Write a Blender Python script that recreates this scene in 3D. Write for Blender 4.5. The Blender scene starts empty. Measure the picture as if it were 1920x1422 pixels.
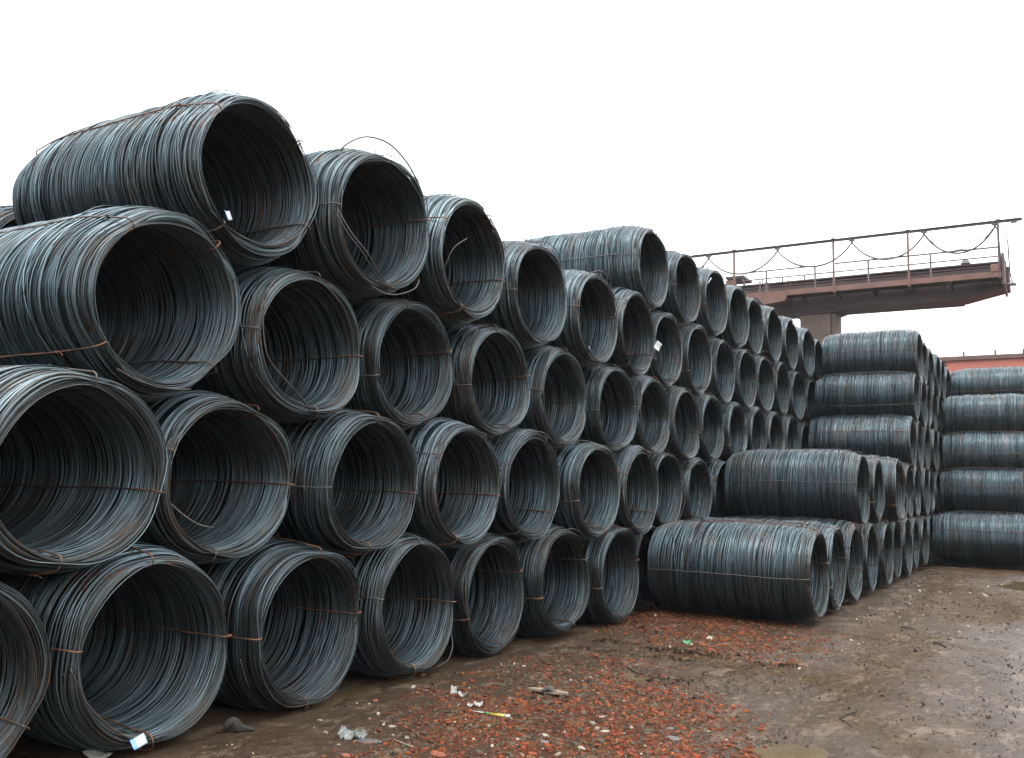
import bpy, math, random
import numpy as np
from mathutils import Matrix, Vector

S = bpy.context.scene
COL = S.collection
PI = math.pi

# ------------------------------------------------------------------ camera
CAM_F, CAM_PITCH, CAM_ROLL, CAM_YAW = 1693.787, 0.117822, 0.024235, 0.544920   # focal length in pixels of a 1920 wide frame
CAM_POS = Vector((4.627, 0.0, 1.587))
fw = Vector((-math.sin(CAM_YAW) * math.cos(CAM_PITCH), math.cos(CAM_YAW) * math.cos(CAM_PITCH), math.sin(CAM_PITCH)))
_rt = Vector((math.cos(CAM_YAW), math.sin(CAM_YAW), 0))
_up = _rt.cross(fw)
rt = _rt * math.cos(CAM_ROLL) + _up * math.sin(CAM_ROLL)
up = -_rt * math.sin(CAM_ROLL) + _up * math.cos(CAM_ROLL)
cam_data = bpy.data.cameras.new('camera')
cam = bpy.data.objects.new('camera', cam_data)
COL.objects.link(cam)
cam.matrix_world = Matrix(((rt.x, up.x, -fw.x, CAM_POS.x), (rt.y, up.y, -fw.y, CAM_POS.y), (rt.z, up.z, -fw.z, CAM_POS.z), (0, 0, 0, 1)))
cam_data.sensor_width = 36
cam_data.lens = CAM_F / 1920 * 36
cam_data.clip_end = 1500
cam_data.clip_start = 0.05
S.camera = cam

# ------------------------------------------------------------------ overcast sky and soft sun
world = bpy.data.worlds.new('World')
S.world = world
world.use_nodes = True
wn = world.node_tree
wn.nodes.clear()
w_out = wn.nodes.new('ShaderNodeOutputWorld')
w_bg = wn.nodes.new('ShaderNodeBackground')
w_sky = wn.nodes.new('ShaderNodeTexSky')
w_sky.sky_type = 'NISHITA'
w_sky.sun_disc = False
w_mix = wn.nodes.new('ShaderNodeMix')
w_mix.data_type = 'RGBA'
w_mix.inputs[0].default_value = 0.90                       # thick even cloud over the blue
w_mix.inputs[7].default_value = (13.4, 13.7, 14.0, 1)
w_bg.inputs[1].default_value = 0.1
wn.links.new(w_sky.outputs[0], w_mix.inputs[6])
# an overcast sky is brighter overhead than at the horizon
w_tc = wn.nodes.new('ShaderNodeTexCoord')
w_sep = wn.nodes.new('ShaderNodeSeparateXYZ')
w_grad = wn.nodes.new('ShaderNodeMapRange')
w_grad.inputs[3].default_value = 0.42
w_grad.inputs[4].default_value = 1.62
w_mul = wn.nodes.new('ShaderNodeVectorMath')
w_mul.operation = 'SCALE'
wn.links.new(w_tc.outputs['Generated'], w_sep.inputs[0])
wn.links.new(w_sep.outputs[2], w_grad.inputs[0])
wn.links.new(w_mix.outputs[2], w_mul.inputs[0])
wn.links.new(w_grad.outputs[0], w_mul.inputs['Scale'])
wn.links.new(w_mul.outputs[0], w_bg.inputs[0])
wn.links.new(w_bg.outputs[0], w_out.inputs[0])

sun_d = bpy.data.lights.new('sun', 'SUN')
sun_d.energy = 0.7
sun_d.angle = math.radians(25)
sun_d.color = (1.0, 0.97, 0.93)
sun = bpy.data.objects.new('sun', sun_d)
COL.objects.link(sun)
_sd = Vector((-0.10, -0.30, 0.95)).normalized()
sun.rotation_euler = _sd.to_track_quat('Z', 'Y').to_euler()
w_sky.sun_elevation = math.asin(_sd.z)
w_sky.sun_rotation = math.atan2(_sd.x, _sd.y)

S.view_settings.view_transform = 'Standard'
S.view_settings.look = 'None'
S.view_settings.exposure = 1.5
S.view_settings.gamma = 1.0
S.view_settings.use_curve_mapping = False


# ------------------------------------------------------------------ helpers
def ray(px, py):
    return (fw * CAM_F + rt * (px - 960) - up * (py - 711)).normalized()


def at_y(px, py, y):
    d = ray(px, py)
    return CAM_POS + d * ((y - CAM_POS.y) / d.y)


def at_z(px, py, z=0.0):
    d = ray(px, py)
    return CAM_POS + d * ((z - CAM_POS.z) / d.z)


def tag(o, label=None, cat=None, group=None, kind=None):
    if label: o['label'] = label
    if cat: o['category'] = cat
    if group: o['group'] = group
    if kind: o['kind'] = kind
    return o


def link(o, parent=None):
    COL.objects.link(o)
    if parent is not None: o.parent = parent
    return o


def empty(name, loc, label, cat, group=None, rz=0.0):
    o = bpy.data.objects.new(name, None)
    o.location = loc
    o.rotation_euler = (0, 0, rz)
    o.empty_display_size = 0.1
    link(o)
    return tag(o, label, cat, group)


def mesh_np(name, verts, faces, mat=None, smooth=True, attrs=None):
    """verts (n,3), faces (m,k) all with the same k"""
    verts = np.asarray(verts, dtype=np.float32)
    faces = np.asarray(faces, dtype=np.int32)
    me = bpy.data.meshes.new(name)
    me.vertices.add(len(verts))
    me.vertices.foreach_set('co', verts.ravel())
    k = faces.shape[1]
    me.loops.add(faces.size)
    me.loops.foreach_set('vertex_index', faces.ravel())
    me.polygons.add(len(faces))
    me.polygons.foreach_set('loop_start', np.arange(0, faces.size, k, dtype=np.int32))
    me.polygons.foreach_set('loop_total', np.full(len(faces), k, dtype=np.int32))
    me.polygons.foreach_set('use_smooth', np.full(len(faces), smooth, dtype=bool))
    for an, arr in (attrs or {}).items():
        arr = np.asarray(arr, dtype=np.float32)
        if arr.ndim == 1:
            a = me.attributes.new(an, 'FLOAT', 'POINT'); a.data.foreach_set('value', arr)
        else:
            if arr.shape[1] == 3: arr = np.concatenate([arr, np.ones((len(arr), 1), np.float32)], 1)
            a = me.attributes.new(an, 'FLOAT_COLOR', 'POINT'); a.data.foreach_set('color', arr.ravel())
    me.update()
    me.validate()
    if mat: me.materials.append(mat)
    return me


class MB:
    """collects boxes, prisms and tubes into one mesh"""
    def __init__(self): self.v, self.f = [], []

    def add(self, vs, fs):
        b = len(self.v)
        self.v += [tuple(p) for p in vs]
        self.f += [tuple(b + i for i in f) for f in fs]
        return self

    def box(self, lo, hi):
        x0, y0, z0 = lo; x1, y1, z1 = hi
        return self.add([(x0, y0, z0), (x1, y0, z0), (x1, y1, z0), (x0, y1, z0), (x0, y0, z1), (x1, y0, z1), (x1, y1, z1), (x0, y1, z1)],
                        [(0, 3, 2, 1), (4, 5, 6, 7), (0, 1, 5, 4), (1, 2, 6, 5), (2, 3, 7, 6), (3, 0, 4, 7)])

    def bar(self, a, b, w, h=None):
        a, b = Vector(a), Vector(b)
        h = h or w
        d = (b - a).normalized()
        s = d.cross(Vector((0, 0, 1)))
        s = s.normalized() if s.length > 1e-3 else Vector((1, 0, 0))
        u = s.cross(d)
        c = []
        for p in (a, b):
            for i, j in ((-1, -1), (1, -1), (1, 1), (-1, 1)):
                c.append(p + s * (i * w / 2) + u * (j * h / 2))
        return self.add(c, [(0, 1, 2, 3), (7, 6, 5, 4), (0, 4, 5, 1), (1, 5, 6, 2), (2, 6, 7, 3), (3, 7, 4, 0)])

    def tube(self, pts, r, n=6):
        pts = [Vector(p) for p in pts]
        base = len(self.v)
        for i, p in enumerate(pts):
            t = (pts[min(i + 1, len(pts) - 1)] - pts[max(i - 1, 0)]).normalized()
            s = t.cross(Vector((0, 0, 1)))
            s = s.normalized() if s.length > 1e-2 else Vector((1, 0, 0))
            u = s.cross(t)
            for k in range(n):
                a = 2 * PI * k / n
                self.v.append(tuple(p + s * (math.cos(a) * r) + u * (math.sin(a) * r)))
        for i in range(len(pts) - 1):
            for k in range(n):
                self.f.append((base + i * n + k, base + i * n + (k + 1) % n, base + (i + 1) * n + (k + 1) % n, base + (i + 1) * n + k))
        self.f.append(tuple(base + k for k in reversed(range(n))))
        self.f.append(tuple(base + (len(pts) - 1) * n + k for k in range(n)))
        return self

    def prism(self, poly, y0, y1):
        """polygon in XZ extruded along Y"""
        n = len(poly)
        vs = [(x, y0, z) for x, z in poly] + [(x, y1, z) for x, z in poly]
        fs = [tuple(range(n)), tuple(reversed(range(n, 2 * n)))] + [(i + n, (i + 1) % n + n, (i + 1) % n, i) for i in range(n)]
        return self.add(vs, fs)

    def mesh(self, name, mat, smooth=False):
        me = bpy.data.meshes.new(name)
        me.from_pydata(self.v, [], self.f)
        if smooth: me.polygons.foreach_set('use_smooth', [True] * len(me.polygons))
        me.materials.append(mat)
        me.update()
        return me

    def build(self, name, mat, parent=None, smooth=False, bevel=0.0):
        o = bpy.data.objects.new(name, self.mesh(name, mat, smooth))
        link(o)
        if parent is not None:
            o.parent = parent
            o.matrix_parent_inverse = Matrix.Translation(-parent.location)
        if bevel:
            m = o.modifiers.new('bevel', 'BEVEL'); m.width = bevel; m.segments = 1; m.limit_method = 'ANGLE'
        return o


def nodes(mat):
    mat.use_nodes = True
    nt = mat.node_tree
    nt.nodes.clear()
    out = nt.nodes.new('ShaderNodeOutputMaterial')
    b = nt.nodes.new('ShaderNodeBsdfPrincipled')
    nt.links.new(b.outputs[0], out.inputs[0])
    return nt, b


def N(nt, typ, **kw):
    n = nt.nodes.new(typ)
    for k, v in kw.items():
        if k.startswith('i_'):
            n.inputs[k[2:].replace('_', ' ')].default_value = v
        else:
            setattr(n, k, v)
    return n


def mixc(nt, fac, a, b, mode='MIX'):
    m = nt.nodes.new('ShaderNodeMix')
    m.data_type = 'RGBA'
    m.blend_type = mode
    for i, x in ((0, fac), (6, a), (7, b)):
        if hasattr(x, 'is_output'): nt.links.new(x, m.inputs[i])
        elif i == 0: m.inputs[0].default_value = x
        else: m.inputs[i].default_value = (*x, 1)
    return m.outputs[2]


def mth(nt, op, a, b=0.0, clamp=False):
    m = nt.nodes.new('ShaderNodeMath')
    m.operation = op
    m.use_clamp = clamp
    for i, x in ((0, a), (1, b)):
        if hasattr(x, 'is_output'): nt.links.new(x, m.inputs[i])
        else: m.inputs[i].default_value = x
    return m.outputs[0]


def noise(nt, vec, scale, detail=4, rough=0.55):
    n = N(nt, 'ShaderNodeTexNoise')
    n.inputs['Scale'].default_value = scale
    n.inputs['Detail'].default_value = detail
    n.inputs['Roughness'].default_value = rough
    if vec is not None: nt.links.new(vec, n.inputs['Vector'])
    return n.outputs[0]


def ramp(nt, fac, lo, hi, a=0.0, b=1.0):
    m = nt.nodes.new('ShaderNodeMapRange')
    m.interpolation_type = 'SMOOTHSTEP'
    nt.links.new(fac, m.inputs[0])
    for i, x in ((1, lo), (2, hi), (3, a), (4, b)): m.inputs[i].default_value = x
    return m.outputs[0]


def simple_mat(name, col, rough=0.7, metal=0.0, var=0.25, scale=6.0, rust=None, rust_amt=0.0, bump=0.0):
    m = bpy.data.materials.new(name)
    nt, b = nodes(m)
    tc = N(nt, 'ShaderNodeTexCoord').outputs['Object']
    n1 = noise(nt, tc, scale, 5)
    dark = tuple(c * (1 - var) for c in col)
    light = tuple(min(1, c * (1 + var)) for c in col)
    c = mixc(nt, ramp(nt, n1, 0.3, 0.7), dark, light)
    if rust:
        n2 = noise(nt, tc, scale * 0.4, 6, 0.65)
        c = mixc(nt, ramp(nt, n2, 0.62 - rust_amt, 0.72 - rust_amt), c, rust)
    nt.links.new(c, b.inputs['Base Color'])
    b.inputs['Roughness'].default_value = rough
    b.inputs['Metallic'].default_value = metal
    if bump:
        bp = N(nt, 'ShaderNodeBump')
        bp.inputs['Strength'].default_value = bump
        bp.inputs['Distance'].default_value = 0.01
        nt.links.new(noise(nt, tc, scale * 5, 4), bp.inputs['Height'])
        nt.links.new(bp.outputs[0], b.inputs['Normal'])
    return m


# ------------------------------------------------------------------ materials
def wire_material():
    m = bpy.data.materials.new('mill_scale_wire')
    nt, b = nodes(m)
    at = N(nt, 'ShaderNodeAttribute', attribute_name='tone')
    sep = N(nt, 'ShaderNodeSeparateColor')
    nt.links.new(at.outputs['Color'], sep.inputs[0])
    tone, rustr = sep.outputs[0], sep.outputs[1]
    oi = N(nt, 'ShaderNodeObjectInfo')
    tc = N(nt, 'ShaderNodeTexCoord')
    off = N(nt, 'ShaderNodeVectorMath', operation='ADD')
    comb = N(nt, 'ShaderNodeCombineXYZ')
    r50 = mth(nt, 'MULTIPLY', oi.outputs['Random'], 37.0)
    nt.links.new(r50, comb.inputs[0]); nt.links.new(r50, comb.inputs[1])
    nt.links.new(tc.outputs['Object'], off.inputs[0]); nt.links.new(comb.outputs[0], off.inputs[1])
    v = off.outputs[0]
    sxyz = N(nt, 'ShaderNodeSeparateXYZ'); nt.links.new(tc.outputs['Object'], sxyz.inputs[0])
    lip = ramp(nt, sxyz.outputs[0], -0.22, -0.01)
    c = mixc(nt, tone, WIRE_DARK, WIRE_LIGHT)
    brown = ramp(nt, noise(nt, v, 1.6, 4, 0.6), 0.45, 0.75)
    c = mixc(nt, mth(nt, 'MULTIPLY', mth(nt, 'ADD', mth(nt, 'MULTIPLY', brown, 0.55), mth(nt, 'MULTIPLY', lip, 0.38)), ramp(nt, rustr, 0.0, 0.8, 0.5, 1.0), True), c, (0.066, 0.047, 0.032))
    patch = ramp(nt, noise(nt, v, 3.0, 5, 0.7), 0.49, 0.64)
    fine = ramp(nt, noise(nt, v, 28, 3, 0.6), 0.42, 0.62)
    rr = mth(nt, 'MULTIPLY', mth(nt, 'MULTIPLY', patch, fine), ramp(nt, rustr, 0.2, 0.8))
    c = mixc(nt, mth(nt, 'MULTIPLY', rr, 0.8), c, (0.125, 0.050, 0.020))
    br = mth(nt, 'ADD', mth(nt, 'MULTIPLY', oi.outputs['Random'], 0.3), 0.85)
    hs = N(nt, 'ShaderNodeHueSaturation')
    nt.links.new(br, hs.inputs['Value']); nt.links.new(c, hs.inputs['Color'])
    nt.links.new(hs.outputs[0], b.inputs['Base Color'])
    b.inputs['Metallic'].default_value = 0.8
    ro = mth(nt, 'ADD', mth(nt, 'MULTIPLY', rr, 0.3), 0.32)
    nt.links.new(ro, b.inputs['Roughness'])
    return m


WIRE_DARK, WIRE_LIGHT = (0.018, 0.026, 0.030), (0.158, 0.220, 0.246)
M_WIRE = wire_material()


def tie_material():
    m = bpy.data.materials.new('binding_wire_steel')
    nt, b = nodes(m)
    oi = N(nt, 'ShaderNodeObjectInfo')
    tc = N(nt, 'ShaderNodeTexCoord').outputs['Object']
    n = noise(nt, tc, 9, 4)
    rusty = mixc(nt, ramp(nt, n, 0.35, 0.65), (0.050, 0.024, 0.015), (0.150, 0.060, 0.024))
    c = mixc(nt, ramp(nt, oi.outputs['Random'], 0.35, 0.8), rusty, (0.06, 0.047, 0.04))
    nt.links.new(c, b.inputs['Base Color'])
    b.inputs['Roughness'].default_value = 0.65
    b.inputs['Metallic'].default_value = 0.1
    return m


M_TIE = tie_material()
M_BROWNWIRE = simple_mat('loose_wire_steel', (0.042, 0.034, 0.029), 0.5, 0.4, 0.3, 12)

# ------------------------------------------------------------------ the coils of wire rod
L_COIL, R_OUT, R_IN = 2.04, 0.614, 0.468
SEG = 54


class CoilShape:
    """profile of one coil: axis X, face at x=0, back at x=-L"""
    def __init__(self, seed):
        g = np.random.default_rng(seed)
        self.g = g
        self.ties = np.array([k * PI / 2 + g.uniform(-0.16, 0.16) for k in range(4)])
        self.lump = [(g.uniform(1.5, 13), g.integers(-1, 2), g.uniform(0, 6.28), g.uniform(0.4, 1)) for _ in range(9)]
        self.lump_n = sum(a for *_, a in self.lump) ** 0.5
        self.sh = [(k, g.uniform(0, 6.28), a * g.uniform(0.4, 1.0)) for k, a in ((2, .016), (3, .011), (4, .006))]
        self.flare = g.uniform(0.6, 1.3)

    def P(self, th):
        out = np.zeros_like(th)
        for t in self.ties:
            d = (th - t + PI) % (2 * PI) - PI
            out = np.maximum(out, np.exp(-(d / 0.30) ** 2))
        return out

    def s(self, x):
        return np.clip(np.minimum(-x, x + L_COIL), 0, None)

    def shape(self, th):
        return sum(a * np.cos(k * th + p) for k, p, a in self.sh)

    def lumps(self, x, th):
        return sum(a * np.sin(k * x * 1.6 + p + m * th) for k, m, p, a in self.lump) / self.lump_n * 0.0075

    def ro(self, x, th):
        s = self.s(x)
        p = self.P(th)
        return R_OUT + self.shape(th) + self.lumps(x, th) * (1 - .6 * p) - (0.042 + 0.022 * self.flare) * np.exp(-(s / 0.17) ** 1.5) - p * (0.006 + 0.026 * np.exp(-s / 0.22))

    def ri(self, x, th):
        s = self.s(x)
        p = self.P(th)
        return R_IN + self.shape(th) + self.lumps(x + 3, th) * 1.2 + 0.012 * self.flare * np.exp(-(s / 0.20) ** 2) + p * (0.003 + 0.015 * np.exp(-s / 0.2))


def wobble(g, n, th, amps):
    out = np.zeros((n, len(th)))
    for k, a in amps:
        out += (a * g.uniform(0.3, 1.3, n))[:, None] * np.cos(k * th[None, :] + g.uniform(0, 6.28, n)[:, None])
    return out


def loops_to_mesh(x, r, th, rad, sides=4):
    """x, r: (n, seg) around angles th -> tube quads, closed"""
    n, m = x.shape
    P = np.stack([x, r * np.cos(th), r * np.sin(th)], -1)
    T = np.roll(P, -1, 1) - np.roll(P, 1, 1)
    T /= np.linalg.norm(T, axis=-1, keepdims=True)
    E1 = np.stack([np.zeros_like(x), np.cos(th) * np.ones_like(x), np.sin(th) * np.ones_like(x)], -1)
    E1 -= (E1 * T).sum(-1, keepdims=True) * T
    E1 /= np.linalg.norm(E1, axis=-1, keepdims=True)
    E2 = np.cross(T, E1)
    a = np.arange(sides) * 2 * PI / sides + PI / sides * 0
    V = P[:, :, None, :] + rad * (E1[:, :, None, :] * np.cos(a)[None, None, :, None] + E2[:, :, None, :] * np.sin(a)[None, None, :, None])
    idx = np.arange(n * m * sides).reshape(n, m, sides)
    i2 = np.roll(idx, -1, 1)
    F = np.stack([idx, i2, np.roll(i2, -1, 2), np.roll(idx, -1, 2)], -1).reshape(-1, 4)
    return V.reshape(-1, 3), F


def make_winding(seed):
    cs = CoilShape(seed)
    g = cs.g
    th = np.arange(SEG) * 2 * PI / SEG
    V, F, T = [], [], []
    nb = 0

    def put(v, f, tone, rust):
        nonlocal nb
        per = len(v) // len(tone)
        V.append(v); F.append(f + nb); nb += len(v)
        t = np.stack([np.repeat(tone, per), np.repeat(rust, per), np.zeros(len(v))], -1)
        T.append(t)

    def spaced(n, clump):
        gaps = g.gamma(1.0 / clump, clump, n) + 0.35
        x = np.cumsum(gaps)
        return -(x / (x[-1] + 0.5)) * (L_COIL - 0.05) - 0.015

    def tones(n, a=1.6, b=2.0, w=.12):
        t = g.beta(a, b, n) + w * np.sin(np.arange(n) * g.uniform(0.15, 0.4) + g.uniform(0, 6))
        return np.clip(t, 0, 1), g.uniform(0, 1, n)

    W = 0.0043
    # outer skin
    n = 158
    x0 = spaced(n, 1.5)
    x = x0[:, None] + wobble(g, n, th, ((1, .020), (2, .010), (3, .004), (5, .002)))
    far = g.random(n) < 0.09
    x = x + far[:, None] * wobble(g, n, th, ((1, .09), (2, .04)))
    x = np.clip(x, -L_COIL + 0.004, -0.004)
    d = g.uniform(0.0, 0.012, n)[:, None] + np.abs(wobble(g, n, th, ((2, .003), (3, .003), (5, .0012)))) - far[:, None] * 0.005
    r = cs.ro(x, th[None, :]) - d
    put(*loops_to_mesh(x, r, th[None, :], W), *tones(n))
    # second layer under the skin, toned down so the gaps look shaded
    n = 96
    x0 = spaced(n, 0.4)
    x = np.clip(x0[:, None] + wobble(g, n, th, ((1, .03), (2, .012))), -L_COIL + .01, -.01)
    r = cs.ro(x, th[None, :]) - 0.021 - g.uniform(0, .006, n)[:, None]
    t = tones(n)
    put(*loops_to_mesh(x, r, th[None, :], W, 3), t[0] * 0.8, t[1])
    # inner skin: packed tight inside, opening out towards the mouths
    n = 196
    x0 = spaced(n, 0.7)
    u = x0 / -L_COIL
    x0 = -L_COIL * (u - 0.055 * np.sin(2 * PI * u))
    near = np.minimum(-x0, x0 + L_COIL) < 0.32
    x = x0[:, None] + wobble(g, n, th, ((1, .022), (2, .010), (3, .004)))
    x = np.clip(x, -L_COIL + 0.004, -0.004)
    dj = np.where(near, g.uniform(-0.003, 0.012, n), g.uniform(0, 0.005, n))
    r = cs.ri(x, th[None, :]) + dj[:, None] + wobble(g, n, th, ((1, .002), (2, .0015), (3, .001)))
    t = tones(n, 2.0, 5.0, .05)  # deep windings toned darker than the mouths, interior shade put into the colour
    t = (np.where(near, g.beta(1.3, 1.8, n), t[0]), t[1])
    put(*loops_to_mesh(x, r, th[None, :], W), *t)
    n = 40
    x0 = spaced(n, 0.4)
    x = np.clip(x0[:, None] + wobble(g, n, th, ((1, .03), (2, .012))), -L_COIL + .01, -.01)
    r = cs.ri(x, th[None, :]) + 0.013 + g.uniform(0, .005, n)[:, None]
    put(*loops_to_mesh(x, r, th[None, :], W, 3), *tones(n, 3, 5, .05))
    # the two rounded ends, where the windings turn from the outside to the inside
    for end in (0, 1):
        n = 42 if end == 0 else 24
        al = np.linspace(-1.75, 1.75, n) + g.normal(0, .05, n)
        alp = al[:, None] + wobble(g, n, th, ((1, .28), (2, .16), (3, .07)))
        xe = np.full(SEG, -0.03)
        rc = (cs.ro(xe, th) + cs.ri(xe, th)) / 2
        half = (cs.ro(xe, th) - cs.ri(xe, th)) / 2
        hp = half * (1 - 0.25 * cs.P(th))
        lay = g.choice([0, .008, .020], n)[:, None]
        r = rc[None, :] + (hp[None, :] - lay) * np.sin(alp)
        depth = 0.085 * (1 - 0.35 * cs.P(th))[None, :]
        x = -0.095 + (depth + 0.012 - lay) * np.cos(alp) + wobble(g, n, th, ((2, .004), (3, .003)))
        if end: x = -L_COIL - x
        put(*loops_to_mesh(x, r, th[None, :], W), *tones(n, 1.2, 1.5, .05))
    # a few strays that bulge away from the bundle between two ties
    n = 5
    x0 = -g.uniform(0.03, 0.6, n)
    w = np.abs(np.sin(2 * (th - cs.ties[0])))[None, :] ** 2
    x = np.clip(x0[:, None] + wobble(g, n, th, ((1, .06), (2, .05))), -L_COIL + .01, 0.0)
    sel = np.exp(-(((th[None, :] - g.uniform(0, 6.28, n)[:, None] + PI) % (2 * PI) - PI) / .5) ** 2)
    r = cs.ro(x, th[None, :]) + 0.002 + 0.022 * w * sel
    put(*loops_to_mesh(x, r, th[None, :], W), *tones(n))
    # the mass of windings in between, ridged like the wires it is made of
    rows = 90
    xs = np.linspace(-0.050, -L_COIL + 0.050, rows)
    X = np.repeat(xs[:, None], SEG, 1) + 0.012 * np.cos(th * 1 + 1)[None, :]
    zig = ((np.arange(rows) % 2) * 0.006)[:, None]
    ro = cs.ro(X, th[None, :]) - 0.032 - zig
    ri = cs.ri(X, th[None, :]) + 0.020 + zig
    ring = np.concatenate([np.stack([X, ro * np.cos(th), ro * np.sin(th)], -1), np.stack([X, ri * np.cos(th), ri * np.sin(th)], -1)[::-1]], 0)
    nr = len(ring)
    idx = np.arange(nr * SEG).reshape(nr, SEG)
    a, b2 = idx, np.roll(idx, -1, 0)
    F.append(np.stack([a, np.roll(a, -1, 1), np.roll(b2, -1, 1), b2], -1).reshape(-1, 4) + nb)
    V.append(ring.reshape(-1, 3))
    tt = np.repeat(np.clip(g.normal(0.06, 0.06, nr), 0, 1), SEG)  # core tone kept near black, painting in the shade between the wires
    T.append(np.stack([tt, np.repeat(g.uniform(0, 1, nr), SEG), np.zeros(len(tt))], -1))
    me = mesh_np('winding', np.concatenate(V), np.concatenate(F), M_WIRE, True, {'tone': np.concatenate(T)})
    # the four binding wires
    ties = []
    for t in cs.ties:
        tv = np.array([t])
        xs = np.linspace(-0.09, -L_COIL + 0.09, 15)
        o = np.array([cs.ro(np.array([q]), tv)[0] for q in xs]) + 0.006
        o = np.maximum(o, np.convolve(np.pad(o, 1, 'edge'), [.5, 0, .5], 'valid')) + g.normal(0, .0012, 15)
        i = np.array([cs.ri(np.array([q]), tv)[0] for q in xs]) - 0.010
        i = np.minimum(i, np.convolve(np.pad(i, 1, 'edge'), [.5, 0, .5], 'valid')) + g.normal(0, .002, 15)
        pts = [(q, rr) for q, rr in zip(xs, o)]
        def cap(x_end, sgn, ra, rb):
            rc, hh = (ra + rb) / 2, abs(ra - rb) / 2
            return [(x_end + sgn * 0.050 * math.sin(a), rc + (1 if ra > rb else -1) * hh * math.cos(a)) for a in np.linspace(0.25, PI - 0.25, 6)]
        pts += cap(-L_COIL + 0.05, -1, o[-1] - .004, i[-1] + .004)
        pts += [(q, rr) for q, rr in zip(xs[::-1], i[::-1])]
        pts += cap(-0.05, 1, i[0] + .004, o[0] - .004)
        mb = MB()
        c_, s_ = math.cos(t), math.sin(t)
        yw = g.normal(0, .006, len(pts)) * np.array([1 if -1.9 < p[0] < -.1 else .4 for p in pts])
        yw = np.convolve(np.pad(yw, 2, 'wrap'), [.2] * 5, 'valid') * 1.6
        P3 = [(p[0], p[1] * c_ - w_ * s_, p[1] * s_ + w_ * c_) for p, w_ in zip(pts, yw)]
        P3 += P3[:2]
        mb.tube(P3, 0.0055, 6)
        # the twisted knot with its two cut ends
        kx, kr = g.uniform(-0.5, -0.15), 0
        j = int(np.argmin(np.abs(xs - kx)))
        kr = o[j] + 0.004
        kn = [(xs[j] + q * .012, kr * c_ - (.007 * math.cos(q * 2.2)) * s_, kr * s_ + (.007 * math.cos(q * 2.2)) * c_) for q in range(-3, 4)]
        mb.tube(kn, 0.007, 5)
        mb.tube([kn[-1], (xs[j] + .06, (kr + .012) * c_ - .02 * s_, (kr + .012) * s_ + .02 * c_)], 0.005, 5)
        ties.append(mb.mesh('binding_wire', M_TIE, True))
    return me, ties, cs


NVAR = 8
VARS = [make_winding(100 + i) for i in range(NVAR)]
FLARED = max(range(NVAR), key=lambda i: VARS[i][2].flare)
rng = random.Random(5)
R_REST = 0.585

ORD = ['zeroth', 'first', 'second', 'third', 'fourth', 'fifth', 'sixth', 'seventh', 'eighth', 'ninth', 'tenth', 'eleventh', 'twelfth',
       'thirteenth', 'fourteenth', 'fifteenth', 'sixteenth']
LAY = {1: 'ground layer', 2: 'second layer', 3: 'third layer', 4: 'fourth layer', 5: 'top layer'}
COILS = {}


def coil(key, x, y, z, var, rot, label, group, yaw=0.0, sy=1.0, sz=1.0, pitch=0.0):
    root = empty('wire_coil', (x, y, z - R_REST), label, 'wire coil', group)
    me, ties, cs = VARS[var % NVAR]
    parts = [('winding', me)] + [('binding_wire', t) for t in ties]
    for nm, md in parts:
        o = bpy.data.objects.new(nm, md)
        link(o, root)
        o.location = (0, 0, R_REST)
        o.rotation_euler = (math.radians(rot), 0, 0)
    root.rotation_euler = (0, pitch, yaw)
    root.scale = (1, sy, sz)
    COILS[key] = (root, var % NVAR, rot)
    return root


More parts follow.
